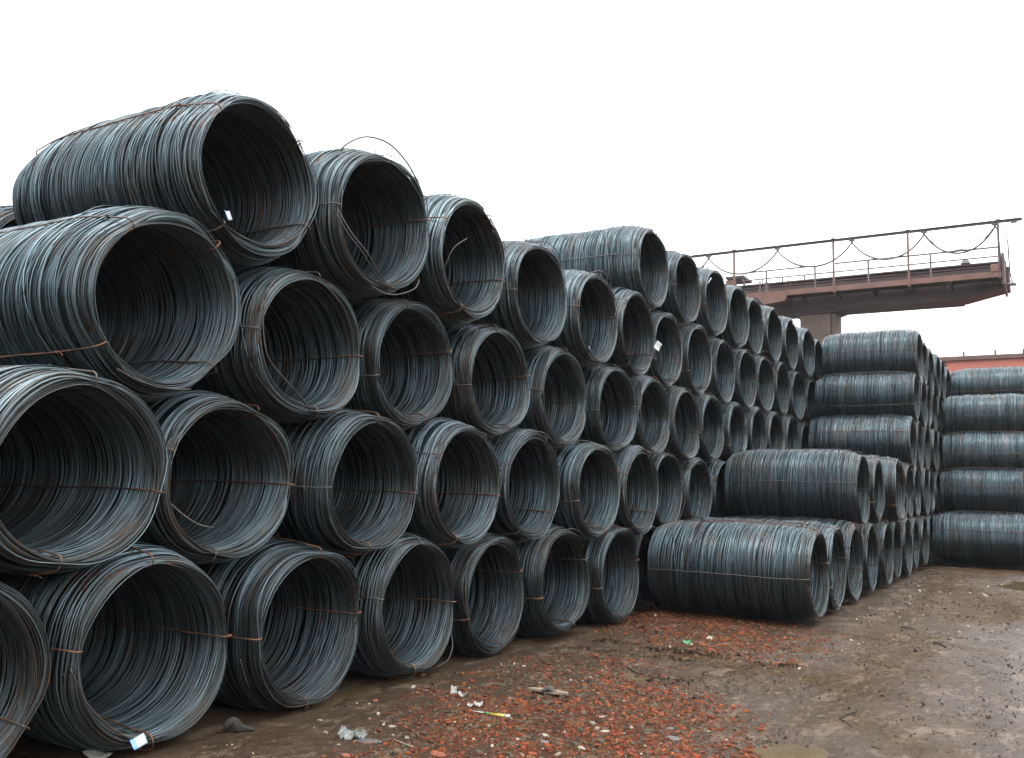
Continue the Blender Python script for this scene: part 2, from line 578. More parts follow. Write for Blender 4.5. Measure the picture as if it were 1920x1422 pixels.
# coils of the near pile: layer -> (index from the left, x of the face, y and z of the axis)
COILS_A = {
    1: [(-2, 0.00, -0.13, 0.58), (-1, 0.00, 1.15, 0.58), (0, 0.00, 2.41, 0.59), (1, 0.08, 3.60, 0.58), (2, 0.09, 4.87, 0.59), (3, 0.08, 6.14, 0.59), (4, 0.03, 7.40, 0.59), (5, 0.10, 8.69, 0.60), (6, 0.14, 10.00, 0.59), (7, 0.00, 11.29, 0.58), (8, 0.00, 12.52, 0.58), (9, 0.00, 13.81, 0.58), (10, 0.00, 15.07, 0.59), (11, 0.00, 16.33, 0.58), (12, 0.00, 17.56, 0.58), (13, 0.00, 18.76, 0.59), (14, 0.00, 19.96, 0.59), (15, 0.00, 21.20, 0.58), (16, 0.00, 22.46, 0.58), (17, 0.00, 23.74, 0.58), (18, 0.00, 25.00, 0.58), (19, 0.00, 26.26, 0.58)],
    2: [(-2, 0.00, 0.51, 1.58), (-1, 0.00, 1.77, 1.59), (0, 0.09, 3.02, 1.63), (1, -0.06, 4.21, 1.60), (2, 0.08, 5.51, 1.60), (3, 0.11, 6.77, 1.60), (4, 0.06, 8.03, 1.60), (5, 0.16, 9.36, 1.58), (6, 0.13, 10.65, 1.57), (7, 0.00, 11.90, 1.58), (8, 0.00, 13.16, 1.56), (9, 0.00, 14.43, 1.58), (10, 0.00, 15.70, 1.58), (11, 0.00, 16.95, 1.59), (12, 0.00, 18.16, 1.60), (13, 0.00, 19.36, 1.60), (14, 0.00, 20.58, 1.59), (15, 0.00, 21.83, 1.58), (16, 0.00, 23.10, 1.58), (17, 0.00, 24.37, 1.58), (18, 0.00, 25.63, 1.58)],
    3: [(-2, 0.00, 1.13, 2.58), (-1, 0.00, 2.36, 2.61), (0, -0.07, 3.62, 2.65), (1, -0.02, 4.85, 2.59), (2, -0.05, 6.13, 2.61), (3, 0.03, 7.39, 2.61), (4, 0.04, 8.70, 2.57), (5, 0.07, 10.03, 2.57), (6, 0.04, 11.28, 2.58), (7, 0.03, 12.55, 2.56), (8, 0.00, 13.78, 2.57), (9, 0.00, 15.06, 2.57), (10, 0.00, 16.32, 2.59), (11, 0.00, 17.54, 2.61), (12, 0.00, 18.76, 2.62), (13, 0.00, 19.98, 2.61), (14, 0.00, 21.21, 2.59), (15, 0.00, 22.47, 2.57), (16, 0.00, 23.73, 2.58), (17, 0.00, 25.00, 2.58)],
    4: [(0, -0.02, 4.26, 3.64), (1, 0.09, 5.47, 3.60), (2, 0.10, 6.75, 3.63), (3, 0.09, 8.07, 3.58), (4, 0.11, 9.38, 3.54), (5, 0.07, 10.65, 3.58), (6, -0.01, 11.91, 3.57), (7, -0.00, 13.17, 3.58), (8, 0.00, 14.41, 3.55), (9, 0.00, 15.68, 3.57), (10, -0.02, 16.91, 3.61), (11, -0.02, 18.13, 3.63), (12, -0.01, 19.38, 3.63), (13, 0.00, 20.61, 3.60), (14, 0.00, 21.85, 3.58), (15, 0.00, 23.10, 3.57)],
    5: [(0, 0.02, 11.28, 4.58), (1, 0.04, 12.54, 4.57), (2, 0.06, 13.80, 4.58), (3, 0.05, 15.03, 4.56), (4, -0.03, 16.26, 4.60), (5, -0.01, 17.51, 4.64), (6, 0.01, 18.75, 4.63), (7, 0.06, 20.01, 4.62), (8, 0.00, 21.25, 4.59)],
}

# turn of the four binding wires on the nearest coils, degrees
TURN = {(1, 1): 0, (1, 2): -3, (1, 3): -4, (1, 4): 15, (1, 5): 22, (1, 6): 8, (2, 0): -6, (2, 1): -12, (2, 2): -2, (2, 3): -20, (2, 4): -28, (2, 5): 20, (2, 6): -28,
        (3, 0): 45, (3, 1): 2, (3, 2): 17, (3, 3): 16, (3, 4): -3, (3, 5): 12, (3, 6): -5, (4, 0): -35, (4, 1): 8, (4, 2): -20, (4, 3): 14, (4, 4): 2, (4, 5): -35,
        (5, 0): 0, (5, 1): 14}
G_A = 'coils of the long near pile'
ODD = {(4, 0): 'topmost coil at far left against the sky, white label on its lower rim',
       (4, 1): 'coil right of the topmost left coil, a loose loop of wire arching above it',
       (4, 2): 'fourth layer coil with a straight wire end poking out left of its opening',
       (3, 0): 'big coil under the topmost left one, its side cut by the left edge',
       (2, 0): 'biggest dark opening at the left edge, coil of the second layer cut by the frame',
       (2, 1): 'second layer coil with a loose wire end sticking into its dark opening, lower left',
       (1, 0): 'coil on the ground cut off by the bottom left corner',
       (1, 1): 'ground coil at bottom left, a blue and white label on its lower rim',
       (4, 4): 'fourth layer coil with a small pale blue label at the lower left of its rim',
       (4, 5): 'fourth layer coil with a square white tag on its right inner side',
       (5, 0): 'first coil of the top layer, its whole long side showing against the sky',
       (5, 2): 'third coil of the top layer, a scrap of white label on its left inner rim',
       (3, 1): 'third layer coil with slack rusty windings sagging on its left lower rim'}
vis_from = {1: 0, 2: 0, 3: 0, 4: 0, 5: 0}
vis_to = {1: 6, 2: 8, 3: 12, 4: 12, 5: 7}
vcount = 0
for lay, items in COILS_A.items():
    for (i, x, y, z) in items:
        if i < -1 or y < 0.9 or (lay == 3 and i < 0): continue
        seen = vis_from[lay] <= i <= vis_to[lay]
        if not seen:
            if lay <= 3 and y > 21: continue
            lab = 'wire coil buried in the pile behind the coils in front'
            grp = 'hidden coils of the pile'
            if i < 0: lab, grp = '%s coil at the near end of the long pile, beyond the left edge' % LAY[lay], G_A
        else:
            lab = ODD.get((lay, i)) or 'coil in the %s of the long left pile, %s from the left' % (LAY[lay], ORD[i + 1])
            grp = G_A
        vcount += 1
        rot = TURN.get((lay, i), rng.choice((0, 0, 15, -15, 30, 45)) + rng.uniform(-12, 12))
        k_ = {(4, 0): 1.04, (4, 1): 1.05, (3, 0): 1.035, (4, 2): 1.01}.get((lay, i), 1.015 if lay >= 4 else 1.0)
        z += {(4, 0): .03, (4, 1): .05, (4, 2): .02, (3, 0): .02, (4, 3): .02, (4, 4): .02}.get((lay, i), 0)
        coil((lay, i), x, y, z, vcount * 4 + lay if k_ == 1 else FLARED, rot, lab, grp, yaw=rng.uniform(-.02, .02), sy=rng.uniform(.98, 1.03) * k_, sz=rng.uniform(.955, 1.0) * k_, pitch={(4, 0): .006, (4, 1): .04, (4, 2): .02, (3, 0): .025}.get((lay, i), 0.0))

# the row of coils behind the near pile
kk = 0
for lay in (1, 2, 3):
    y = 0.2 + (lay - 1) * 0.63 - 0.3 if lay < 4 else 5.45
    while y < (13.5 - lay if lay < 4 else 7.5):
        top = lay == 4
        kk += 1
        z = 0.585 + (lay - 1) * 1.0
        lab = 'wire coil in the second row behind the near pile, hidden by it'
        coil(('r', lay, kk), -2.16 - rng.uniform(0, .04), y, z, kk * 2, rng.uniform(-40, 40), lab, 'coils of the row behind')
        y += 1.26

coil(('r', 4, 99), -2.9, 4.5, 3.37, 3, 20, 'coil just showing behind the topmost left coil, at the left edge', 'coils of the row behind')

# ---- the pile that steps out to the right of it
XB = 2.03
yb = [11.62, 12.90, 14.18, 15.50, 16.86, 18.12, 19.36, 20.62, 21.88, 23.14, 24.40, 25.66, 26.92, 28.18, 29.44, 30.7, 31.9, 33.2, 34.4]
G_B = 'coils of the pile that steps forward'
turnB = {(1, 0): 6, (2, 0): -2}


def rest(row, z0, D=1.18):
    out = []
    for a, b in zip(row[:-1], row[1:]):
        out.append(((a + b) / 2, z0 + math.sqrt(D * D - ((b - a) / 2) ** 2)))
    return out


rowsB = {1: [(y, .60) for y in yb]}
for lay in (2, 3, 4, 5):
    r_ = []
    pr = rowsB[lay - 1]
    for (a, za), (b, zb) in zip(pr[:-1], pr[1:]):
        r_.append(((a + b) / 2, (za + zb) / 2 + math.sqrt((1.25 if lay == 2 else 1.19) ** 2 - ((b - a) / 2) ** 2)))
    rowsB[lay] = r_
first = {1: 0, 2: 2, 3: 6, 4: 6, 5: 6}
ODDB = {(1, 0): 'coil on the ground with its whole long side facing us, brick rubble before it',
        (2, 0): 'coil resting on the forward ground row, its long ribbed side facing us',
        (2, 2): 'tilted coil in the second layer of the forward pile, its rim leaning outward',
        (5, 0): 'uppermost coil seen side-on beside the crane leg, at the step of the forward pile',
        (4, 0): 'side-on coil directly under the uppermost one of the forward pile',
        (3, 0): 'side-on coil at the bottom of the stack of three, behind the lower forward coils'}
for lay in (1, 2, 3, 4, 5):
    row = rowsB[lay][first[lay]:]
    for j, (y, z) in enumerate(row):
        if y > 33: break
        seen = j <= {1: 8, 2: 6, 3: 4, 4: 4, 5: 5}[lay]
        lab = ODDB.get((lay, j)) or ('coil in the %s of the forward right pile, %s from its near end' % (LAY[lay], ORD[j + 1]) if seen else 'wire coil buried in the pile behind the coils in front')
        rot = turnB.get((lay, j), rng.uniform(-30, 30))
        yaw = rng.uniform(-.012, .012)
        pit = 0
        xx = XB + rng.uniform(-.03, .03)
        if (lay, j) == (2, 2): pit, yaw, xx = 0.0, 0.05, XB + .12
        if (lay, j) == (1, 0): xx, yaw = 2.06, 0.0
        coil(('B', lay, j), xx, y, z, 3 + j * 2 + lay * 5, rot, lab, G_B if seen else 'hidden coils of the pile', yaw=yaw, sy=rng.uniform(.985, 1.01), pitch=pit)

# ---- the third pile at the right edge, seen from the side
G_C = 'side-on coils at the right edge'
yc = {1: 23.45, 2: 25.34, 3: 25.96, 4: 26.58, 5: 28.46}
for lay in (1, 2, 3, 4, 5):
    for j in range({1: 5, 2: 3, 3: 3, 4: 2, 5: 1}[lay]):
        y, z = yc[lay] + j * 1.26, {1: .62, 2: 1.69, 3: 2.66, 4: 3.66, 5: 4.62}[lay]
        x = {1: 4.12, 2: 4.12, 3: 4.13, 4: 4.14, 5: 4.16}[lay]
        lab = 'side-on coil at the right edge, %s' % {1: 'lying on the ground', 2: 'second from the ground', 3: 'the middle one', 4: 'second from the top', 5: 'topmost, before the red ribbed girder'}[lay] if j == 0 else 'wire coil buried in the pile behind the coils in front'
        coil(('C', lay, j), x, y, z, 1 + lay * 2 + j, rng.uniform(-30, 30), lab, G_C if j == 0 else 'hidden coils of the pile', sy=rng.uniform(.99, 1.01))


# ------------------------------------------------------------------ the ground
def vnoise(x, y, freq, seed):
    """smooth value noise, numpy"""
    g = np.random.default_rng(seed)
    n = 256
    tab = g.random((n, n))
    u, v = x * freq + 1000.3, y * freq + 1000.7
    i, j = np.floor(u).astype(int), np.floor(v).astype(int)
    fu, fv = u - i, v - j
    fu, fv = fu * fu * (3 - 2 * fu), fv * fv * (3 - 2 * fv)
    a, b = tab[i % n, j % n], tab[(i + 1) % n, j % n]
    c, d = tab[i % n, (j + 1) % n], tab[(i + 1) % n, (j + 1) % n]
    return a * (1 - fu) * (1 - fv) + b * fu * (1 - fv) + c * (1 - fu) * fv + d * fu * fv


def fbm(x, y, freq, seed, octv=4):
    s, a, t = 0, 1.0, 0
    for o in range(octv):
        s = s + a * vnoise(x, y, freq * 2 ** o, seed + o); t += a; a *= 0.5
    return s / t


def in_poly_soft(x, y, pts, soft):
    """signed-distance based 0..1 mask of a ground polygon"""
    P = np.array(pts)
    d = np.full(np.shape(x), 1e9)
    inside = np.zeros(np.shape(x), bool)
    for k in range(len(P)):
        a, b = P[k], P[(k + 1) % len(P)]
        e = b - a
        t = np.clip(((x - a[0]) * e[0] + (y - a[1]) * e[1]) / (e @ e), 0, 1)
        d = np.minimum(d, np.hypot(x - a[0] - t * e[0], y - a[1] - t * e[1]))
        c = ((a[1] > y) != (b[1] > y))
        with np.errstate(divide='ignore', invalid='ignore'):
            xi = (b[0] - a[0]) * (y - a[1]) / (b[1] - a[1] if b[1] != a[1] else 1e-9) + a[0]
        inside ^= c & (x < xi)
    sd = np.where(inside, d, -d)
    return np.clip(sd / soft * 0.5 + 0.5, 0, 1)


def gp(px, py):
    p = at_z(px, py)
    return (p.x, p.y)


BRICK1 = [gp(*q) for q in ((720, 1500), (770, 1400), (835, 1345), (870, 1300), (980, 1252), (1130, 1240), (1215, 1268), (1262, 1300), (1330, 1340), (1330, 1365), (1395, 1392), (1420, 1500))]
BRICK2 = [gp(*q) for q in ((1190, 1140), (1330, 1150), (1420, 1170), (1510, 1200), (1485, 1228), (1400, 1240), (1290, 1215), (1200, 1185))]
PUDDLES = [
    (((1370, 1424), (1400, 1400), (1450, 1388), (1530, 1396), (1560, 1424), (1500, 1470), (1400, 1470)), 'shallow muddy puddle cut by the bottom edge, right of the brick rubble'),
    (((1500, 1206), (1520, 1200), (1548, 1206), (1545, 1218), (1510, 1218)), 'small puddle between the forward coil and the rubble'),
    (((1437, 1228), (1470, 1224), (1488, 1230), (1455, 1236)), 'tiny puddle beside the far brick rubble'),
    (((640, 1440), (660, 1412), (720, 1402), (770, 1412), (790, 1440), (720, 1470)), 'dark puddle at the bottom edge, left of the rubble'),
    (((1868, 1098), (1900, 1088), (1960, 1086), (1960, 1112), (1900, 1108)), 'puddle at the right edge before the far coils'),
    (((1130, 1262), (1190, 1258), (1240, 1272), (1215, 1283), (1150, 1275)), 'thin puddle above the brick rubble'),
    (((560, 1312), (640, 1290), (745, 1262), (800, 1262), (700, 1298), (600, 1330)), 'dark wet patch of water at the foot of the ground coils'),
]
PW = [([gp(*q) for q in pts], lab) for pts, lab in PUDDLES]
RUTS = [[gp(*q) for q in pts] for pts in (((1085, 1216), (1150, 1226), (1230, 1236), (1300, 1246)), ((1110, 1203), (1190, 1213), (1290, 1228), (1400, 1238)),
                                        ((1290, 1224), (1400, 1245), (1500, 1256)), ((1190, 1168), (1205, 1180), (1240, 1188)), ((1170, 1262), (1260, 1284), (1330, 1290)))]


def rut_mask(x, y, w=0.05):
    m = np.zeros(np.shape(x))
    for pts in RUTS:
        P = np.array(pts)
        for a, b in zip(P[:-1], P[1:]):
            e = b - a
            t = np.clip(((x - a[0]) * e[0] + (y - a[1]) * e[1]) / (e @ e), 0, 1)
            d = np.hypot(x - a[0] - t * e[0], y - a[1] - t * e[1])
            m = np.maximum(m, np.exp(-(d / w) ** 2))
    return m


def ground_z(x, y):
    x, y = np.asarray(x, float), np.asarray(y, float)
    near = np.clip((x - 0.0) / 0.5, 0, 1)
    near = np.where(y > 11, np.clip((x - 2.0) / 0.5, 0, 1), near)
    h = 0.030 * (fbm(x, y, 0.55, 11, 3) - 0.45) + 0.020 * (fbm(x, y, 4.0, 21, 4) - 0.5) + 0.007 * (fbm(x, y, 22.0, 25, 2) - 0.5)
    lump = np.clip(fbm(x, y, 7.0, 31, 3) - 0.58, 0, 1) * 0.10
    h = h + lump * np.clip(fbm(x, y, .9, 41, 2) * 3 - 1.2, 0, 1)
    h = np.maximum(h, -0.012) * (0.25 + 0.75 * near) - 0.004 * (1 - near)
    r = rut_mask(x, y)
    h = h + r * (0.006 + 0.075 * np.clip(fbm(x, y, 9.0, 51, 3) - 0.42, 0, 1))
    # soft wheel tracks running up the yard
    for x0, sl in ((3.05, .06), (4.15, .05), (5.0, .03)):
        dx = x - (x0 - sl * (y - 6) + 0.12 * np.sin(y * .5))
        h = h - 0.014 * np.exp(-(dx / .16) ** 2) + 0.010 * np.exp(-((np.abs(dx) - .30) / .10) ** 2) * fbm(x, y, 2.0, 55, 3)
    b1 = in_poly_soft(x, y, BRICK1, 0.5)
    h = h + 0.012 * b1
    for pts, _ in PW:
        m = in_poly_soft(x, y, pts, 0.22)
        m = np.clip(m * 1.6 + (fbm(x, y, 5, 61, 3) - .5) * 1.6 - 0.45, 0, 1)
        h = h * (1 - m) - 0.034 * m
    return h


def axis_pts(segments):
    out = []
    for a, b, step in segments:
        out += list(np.arange(a, b, step))
    return np.array(out + [segments[-1][1]])


gx = axis_pts([(-300, -60, 60), (-60, -6, 6), (-6, -1, 0.6), (-1, 0.2, 0.06), (0.2, 6.6, 0.028), (6.6, 9, 0.15), (9, 30, 3), (30, 330, 60)])
gy = axis_pts([(-100, -5, 20), (-5, 2.5, 0.6), (2.5, 8, 0.026), (8, 13, 0.045), (13, 24, 0.10), (24, 34, 0.8), (34, 80, 8), (80, 500, 60)])
GX, GY = np.meshgrid(gx, gy)
GZ = ground_z(GX, GY)
ny, nx = GX.shape
verts = np.stack([GX, GY, GZ], -1).reshape(-1, 3)
idx = np.arange(nx * ny).reshape(ny, nx)
faces = np.stack([idx[:-1, :-1], idx[:-1, 1:], idx[1:, 1:], idx[1:, :-1]], -1).reshape(-1, 4)
fx, fy = GX.ravel(), GY.ravel()
nz_ = fbm(fx, fy, 2.2, 71, 4) - 0.5
b_mask = np.clip(in_poly_soft(fx, fy, BRICK1, 0.5) * 1.15 + nz_ * 1.5, 0, 1)
b_mask = np.maximum(b_mask, 0.8 * np.clip(in_poly_soft(fx, fy, BRICK2, 0.8) + nz_ * 1.5, 0, 1))
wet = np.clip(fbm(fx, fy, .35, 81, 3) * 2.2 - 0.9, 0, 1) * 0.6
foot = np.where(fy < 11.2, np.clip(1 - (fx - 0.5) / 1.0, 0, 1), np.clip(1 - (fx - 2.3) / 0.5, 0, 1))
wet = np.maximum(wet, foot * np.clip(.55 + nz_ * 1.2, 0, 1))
WETS = [[gp(*q) for q in pts] for pts in (((1850, 1240), (1960, 1190), (2100, 1200), (2100, 1430), (1860, 1430), (1840, 1340)), ((1830, 1190), (1900, 1180), (1990, 1180), (1990, 1215), (1850, 1212)), ((1240, 1290), (1400, 1300), (1420, 1330), (1340, 1330)))]
for pts, _ in PW + [(w_, '') for w_ in WETS]:
    wet = np.maximum(wet, np.clip(in_poly_soft(fx, fy, pts, 0.9) * 1.6 + nz_ * .8, 0, 1))
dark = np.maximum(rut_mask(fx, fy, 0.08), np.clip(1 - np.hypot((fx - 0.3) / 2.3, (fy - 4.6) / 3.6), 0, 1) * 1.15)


def ground_material():
    m = bpy.data.materials.new('muddy_yard')
    nt, b = nodes(m)
    at = N(nt, 'ShaderNodeAttribute', attribute_name='cover')
    sep = N(nt, 'ShaderNodeSeparateColor')
    nt.links.new(at.outputs['Color'], sep.inputs[0])
    brick, wetm, darkm = sep.outputs
    v = N(nt, 'ShaderNodeTexCoord').outputs['Object']
    n_big = noise(nt, v, 0.55, 4, 0.55)
    n_mid = noise(nt, v, 3.5, 6, 0.65)
    n_fine = noise(nt, v, 45, 5, 0.7)
    mp = N(nt, 'ShaderNodeMapping')
    mp.inputs['Scale'].default_value = (2.6, 0.55, 1)
    mp.inputs['Rotation'].default_value = (0, 0, 0.12)
    nt.links.new(v, mp.inputs['Vector'])
    n_str = noise(nt, mp.outputs[0], 1.3, 6, 0.62)
    c = mixc(nt, ramp(nt, n_mid, 0.32, 0.68), (0.0374, 0.0223, 0.0112), (0.0638, 0.0403, 0.0223))
    c = mixc(nt, ramp(nt, n_str, 0.40, 0.66, 0, 0.75), c, (0.0787, 0.0521, 0.0303))
    c = mixc(nt, ramp(nt, n_big, 0.45, 0.62, 0, 0.55), c, (0.0448, 0.0335, 0.0196))
    n_red = noise(nt, v, 1.1, 5, 0.6)
    c = mixc(nt, ramp(nt, n_red, 0.50, 0.70, 0, 0.5), c, (0.0617, 0.0316, 0.0172))
    vc = N(nt, 'ShaderNodeTexVoronoi')
    vc.inputs['Scale'].default_value = 75
    nt.links.new(v, vc.inputs['Vector'])
    vr = N(nt, 'ShaderNodeSeparateColor'); nt.links.new(vc.outputs['Color'], vr.inputs[0])
    frag = mixc(nt, ramp(nt, vr.outputs[0], .35, .45), (0.0305, 0.0223, 0.0145), (0.1092, 0.0297, 0.0107))
    frag = mixc(nt, ramp(nt, vc.outputs[0], .25, .6), frag, (0.0238, 0.0124, 0.0072))
    c = mixc(nt, mth(nt, 'MULTIPLY', brick, 0.75), c, mixc(nt, ramp(nt, n_mid, .35, .65), (0.0950, 0.0280, 0.0112), (0.0448, 0.0248, 0.0123)))
    c = mixc(nt, mth(nt, 'MULTIPLY', brick, 0.6), c, frag)
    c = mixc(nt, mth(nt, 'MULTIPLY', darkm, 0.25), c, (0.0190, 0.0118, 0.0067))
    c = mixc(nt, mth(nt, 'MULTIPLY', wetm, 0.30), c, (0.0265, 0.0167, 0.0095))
    c = mixc(nt, ramp(nt, n_fine, 0.25, 0.75, 0.0, 0.55), c, (0.0238, 0.0149, 0.0095))
    mp2 = N(nt, 'ShaderNodeMapping')
    mp2.inputs['Scale'].default_value = (1.6, 0.8, 1)
    nt.links.new(v, mp2.inputs['Vector'])
    n_clod = noise(nt, mp2.outputs[0], 13, 8, 0.75)
    n_pat = noise(nt, mp2.outputs[0], 2.6, 7, 0.7)
    c = mixc(nt, ramp(nt, n_pat, 0.50, 0.58, 0.0, 0.60), c, (0.0360, 0.0250, 0.0165))
    c = mixc(nt, ramp(nt, n_pat, 0.38, 0.47, 0.60, 0.0), c, (0.1150, 0.0850, 0.0600))
    c = mixc(nt, ramp(nt, n_clod, 0.53, 0.60, 0.0, 0.80), c, (0.0200, 0.0135, 0.0085))
    c = mixc(nt, ramp(nt, n_clod, 0.36, 0.44, 0.60, 0.0), c, (0.1450, 0.1120, 0.0800))
    speck = N(nt, 'ShaderNodeTexVoronoi')
    speck.inputs['Scale'].default_value = 60
    nt.links.new(v, speck.inputs['Vector'])
    sp = ramp(nt, speck.outputs[0], 0.10, 0.2, 1, 0)
    rnd = N(nt, 'ShaderNodeSeparateColor')
    nt.links.new(speck.outputs['Color'], rnd.inputs[0])
    sp = mth(nt, 'MULTIPLY', sp, ramp(nt, rnd.outputs[0], 0.80, 0.86))
    c = mixc(nt, mth(nt, 'MULTIPLY', sp, 0.8), c, (0.1133, 0.0861, 0.0575))
    nt.links.new(c, b.inputs['Base Color'])
    rw = mth(nt, 'ADD', mth(nt, 'MULTIPLY', wetm, -0.38), mth(nt, 'ADD', mth(nt, 'MULTIPLY', n_fine, 0.35), 0.58))
    rw = mth(nt, 'MULTIPLY', rw, ramp(nt, n_pat, 0.42, 0.60, 1.0, 0.62))
    nt.links.new(rw, b.inputs['Roughness'])
    nt.links.new(mth(nt, 'ADD', mth(nt, 'MULTIPLY', wetm, 0.22), 0.02), b.inputs['Specular IOR Level'])
    bp = N(nt, 'ShaderNodeBump')
    bp.inputs['Strength'].default_value = 0.7
    bp.inputs['Distance'].default_value = 0.022
    hh = mth(nt, 'ADD', noise(nt, v, 26, 7, 0.7), mth(nt, 'MULTIPLY', noise(nt, v, 110, 4, 0.6), 0.3))
    nt.links.new(hh, bp.inputs['Height'])
    nt.links.new(bp.outputs[0], b.inputs['Normal'])
    return m


M_GROUND = ground_material()
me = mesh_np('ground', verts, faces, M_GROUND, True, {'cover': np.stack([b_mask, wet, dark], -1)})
tag(link(bpy.data.objects.new('ground', me)), kind='structure')

# puddles: level sheets of water standing in the hollows
mw = bpy.data.materials.new('muddy_water')
nt, b = nodes(mw)
vv = N(nt, 'ShaderNodeTexCoord').outputs['Object']
nt.links.new(mixc(nt, ramp(nt, noise(nt, vv, 3.0, 4), .35, .65), (0.068, 0.048, 0.026), (0.095, 0.070, 0.043)), b.inputs['Base Color'])
b.inputs['Roughness'].default_value = 0.06
b.inputs['IOR'].default_value = 1.333
bp = N(nt, 'ShaderNodeBump'); bp.inputs['Strength'].default_value = 0.12; bp.inputs['Distance'].default_value = 0.004
nt.links.new(noise(nt, vv, 14, 3), bp.inputs['Height']); nt.links.new(bp.outputs[0], b.inputs['Normal'])
for pts, lab in PW:
    cx, cy = sum(p[0] for p in pts) / len(pts), sum(p[1] for p in pts) / len(pts)
    ring = [(cx + (p[0] - cx) * 1.12, cy + (p[1] - cy) * 1.12, -0.0145) for p in pts]
    mb = MB().add(ring + [(cx, cy, -0.0145)], [(k, (k + 1) % len(ring), len(ring)) for k in range(len(ring))])
    o = bpy.data.objects.new('puddle', mb.mesh('puddle', mw)); link(o); tag(o, kind='structure')


def gz1(x, y): return float(ground_z(np.array([x]), np.array([y]))[0])


# ------------------------------------------------------------------ rubble and litter (nobody could count it)
def vcol_mat(name, rough=0.85, spec=0.04):
    m = bpy.data.materials.new(name)
    nt, b = nodes(m)
    at = N(nt, 'ShaderNodeAttribute', attribute_name='tint')
    v = N(nt, 'ShaderNodeTexCoord').outputs['Object']
    c = mixc(nt, ramp(nt, noise(nt, v, 70, 4, .7), .35, .7, 0, .55), at.outputs['Color'], (0.0374, 0.0254, 0.0187))
    nt.links.new(c, b.inputs['Base Color'])
    b.inputs['Roughness'].default_value = rough
    b.inputs['Specular IOR Level'].default_value = spec
    return m


def shard_field(name, xy, size, tint, seed, flat=0.35, tilt=0.45, mat=None, long=1.0):
    """irregular five sided chips lying on the ground, one mesh"""
    g = np.random.default_rng(seed)
    n = len(xy)
    k = 5
    a = (np.arange(k) * 2 * PI / k)[None, :] + g.uniform(-.45, .45, (n, k)) + g.uniform(0, 6.28, n)[:, None]
    rr = size[:, None] * g.uniform(0.55, 1.15, (n, k))
    st = g.uniform(0.45, 1.0, n) / long
    px, py = rr * np.cos(a) * long, rr * np.sin(a) * st[:, None]
    hh = size * flat * g.uniform(0.4, 1.3, n)
    ang = g.uniform(0, 6.28, n)
    ca, sa = np.cos(ang)[:, None], np.sin(ang)[:, None]
    px, py = px * ca - py * sa, px * sa + py * ca
    tx, ty = g.normal(0, tilt, n)[:, None], g.normal(0, tilt, n)[:, None]
    z0 = ground_z(xy[:, 0], xy[:, 1])[:, None]
    lift = (size * tilt * 0.5)[:, None] + 0.001
    bz = px * tx + py * ty
    top = np.stack([px * .86 + xy[:, :1], py * .86 + xy[:, 1:], z0 + bz + hh[:, None] + lift], -1)
    bot = np.stack([px + xy[:, :1], py + xy[:, 1:], z0 + bz - hh[:, None] * .6 + lift], -1)
    V = np.concatenate([top, bot], 1)
    b0 = (np.arange(n) * 2 * k)[:, None, None]
    tris = []
    for q in range(1, k - 1): tris.append((0, q, q + 1))
    for q in range(k):
        q2 = (q + 1) % k
        tris += [(q, q + k, q2 + k), (q, q2 + k, q2)]
    F = (np.array(tris)[None] + b0).reshape(-1, 3)
    me = mesh_np(name, V.reshape(-1, 3), F, mat, False, {'tint': np.repeat(tint, 2 * k, 0)})
    return link(bpy.data.objects.new(name, me))


M_CHIP = vcol_mat('broken_brick_and_stone')
g = np.random.default_rng(77)


def sample_poly(pts, n, soft, density_noise=True):
    P = np.array(pts)
    lo, hi = P.min(0) - .3, P.max(0) + .3
    q = g.uniform(lo, hi, (n * 4, 2))
    w = in_poly_soft(q[:, 0], q[:, 1], pts, soft)
    if density_noise: w = w * np.clip(fbm(q[:, 0], q[:, 1], 3.0, 91, 3) * 3 - 0.6, 0.25, 1)
    q = q[g.random(len(q)) < w]
    q = q[q[:, 1] > 3.6]
    return q[:n]


def palette(n, cols, probs, jit=0.22):
    c = np.array(cols)[g.choice(len(cols), n, p=probs)]
    return np.clip(c * g.uniform(1 - jit, 1 + jit, (n, 1)) * g.uniform(.94, 1.06, (n, 3)), 0, 1)


PAL = [(0.160, 0.041, 0.018), (0.200, 0.062, 0.025), (0.115, 0.031, 0.017), (0.078, 0.058, 0.038), (0.066, 0.058, 0.042), (0.2295, 0.1976, 0.1459)]
xy = sample_poly(BRICK1, 33000, 0.5)
sz = np.clip(g.lognormal(math.log(0.0066), 0.66, len(xy)), .0025, .034)
red = fbm(xy[:, 0], xy[:, 1], 2.0, 95, 3)
tint = palette(len(xy), PAL, [.30, .12, .22, .215, .13, .015])
greyed = red + g.normal(0, .05, len(xy)) < 0.44
tint[greyed] = palette(int(greyed.sum()), PAL, [.10, .05, .12, .40, .32, .01])
o = shard_field('brick_rubble', xy, sz, tint, 5, flat=.20, tilt=.20, mat=M_CHIP)
tag(o, 'patch of crushed orange red brick and grey slate chips in the foreground mud', 'rubble', kind='stuff')
xy = sample_poly(BRICK2, 6000, 0.7)
sz = np.clip(g.lognormal(math.log(0.0105), 0.5, len(xy)), .005, .04)
o = shard_field('brick_rubble', xy, sz, palette(len(xy), PAL, [.33, .22, .2, .16, .07, .02]), 6, flat=.22, tilt=.2, mat=M_CHIP)
tag(o, 'thinner patch of crushed brick in front of the forward side-on coil', 'rubble', kind='stuff')

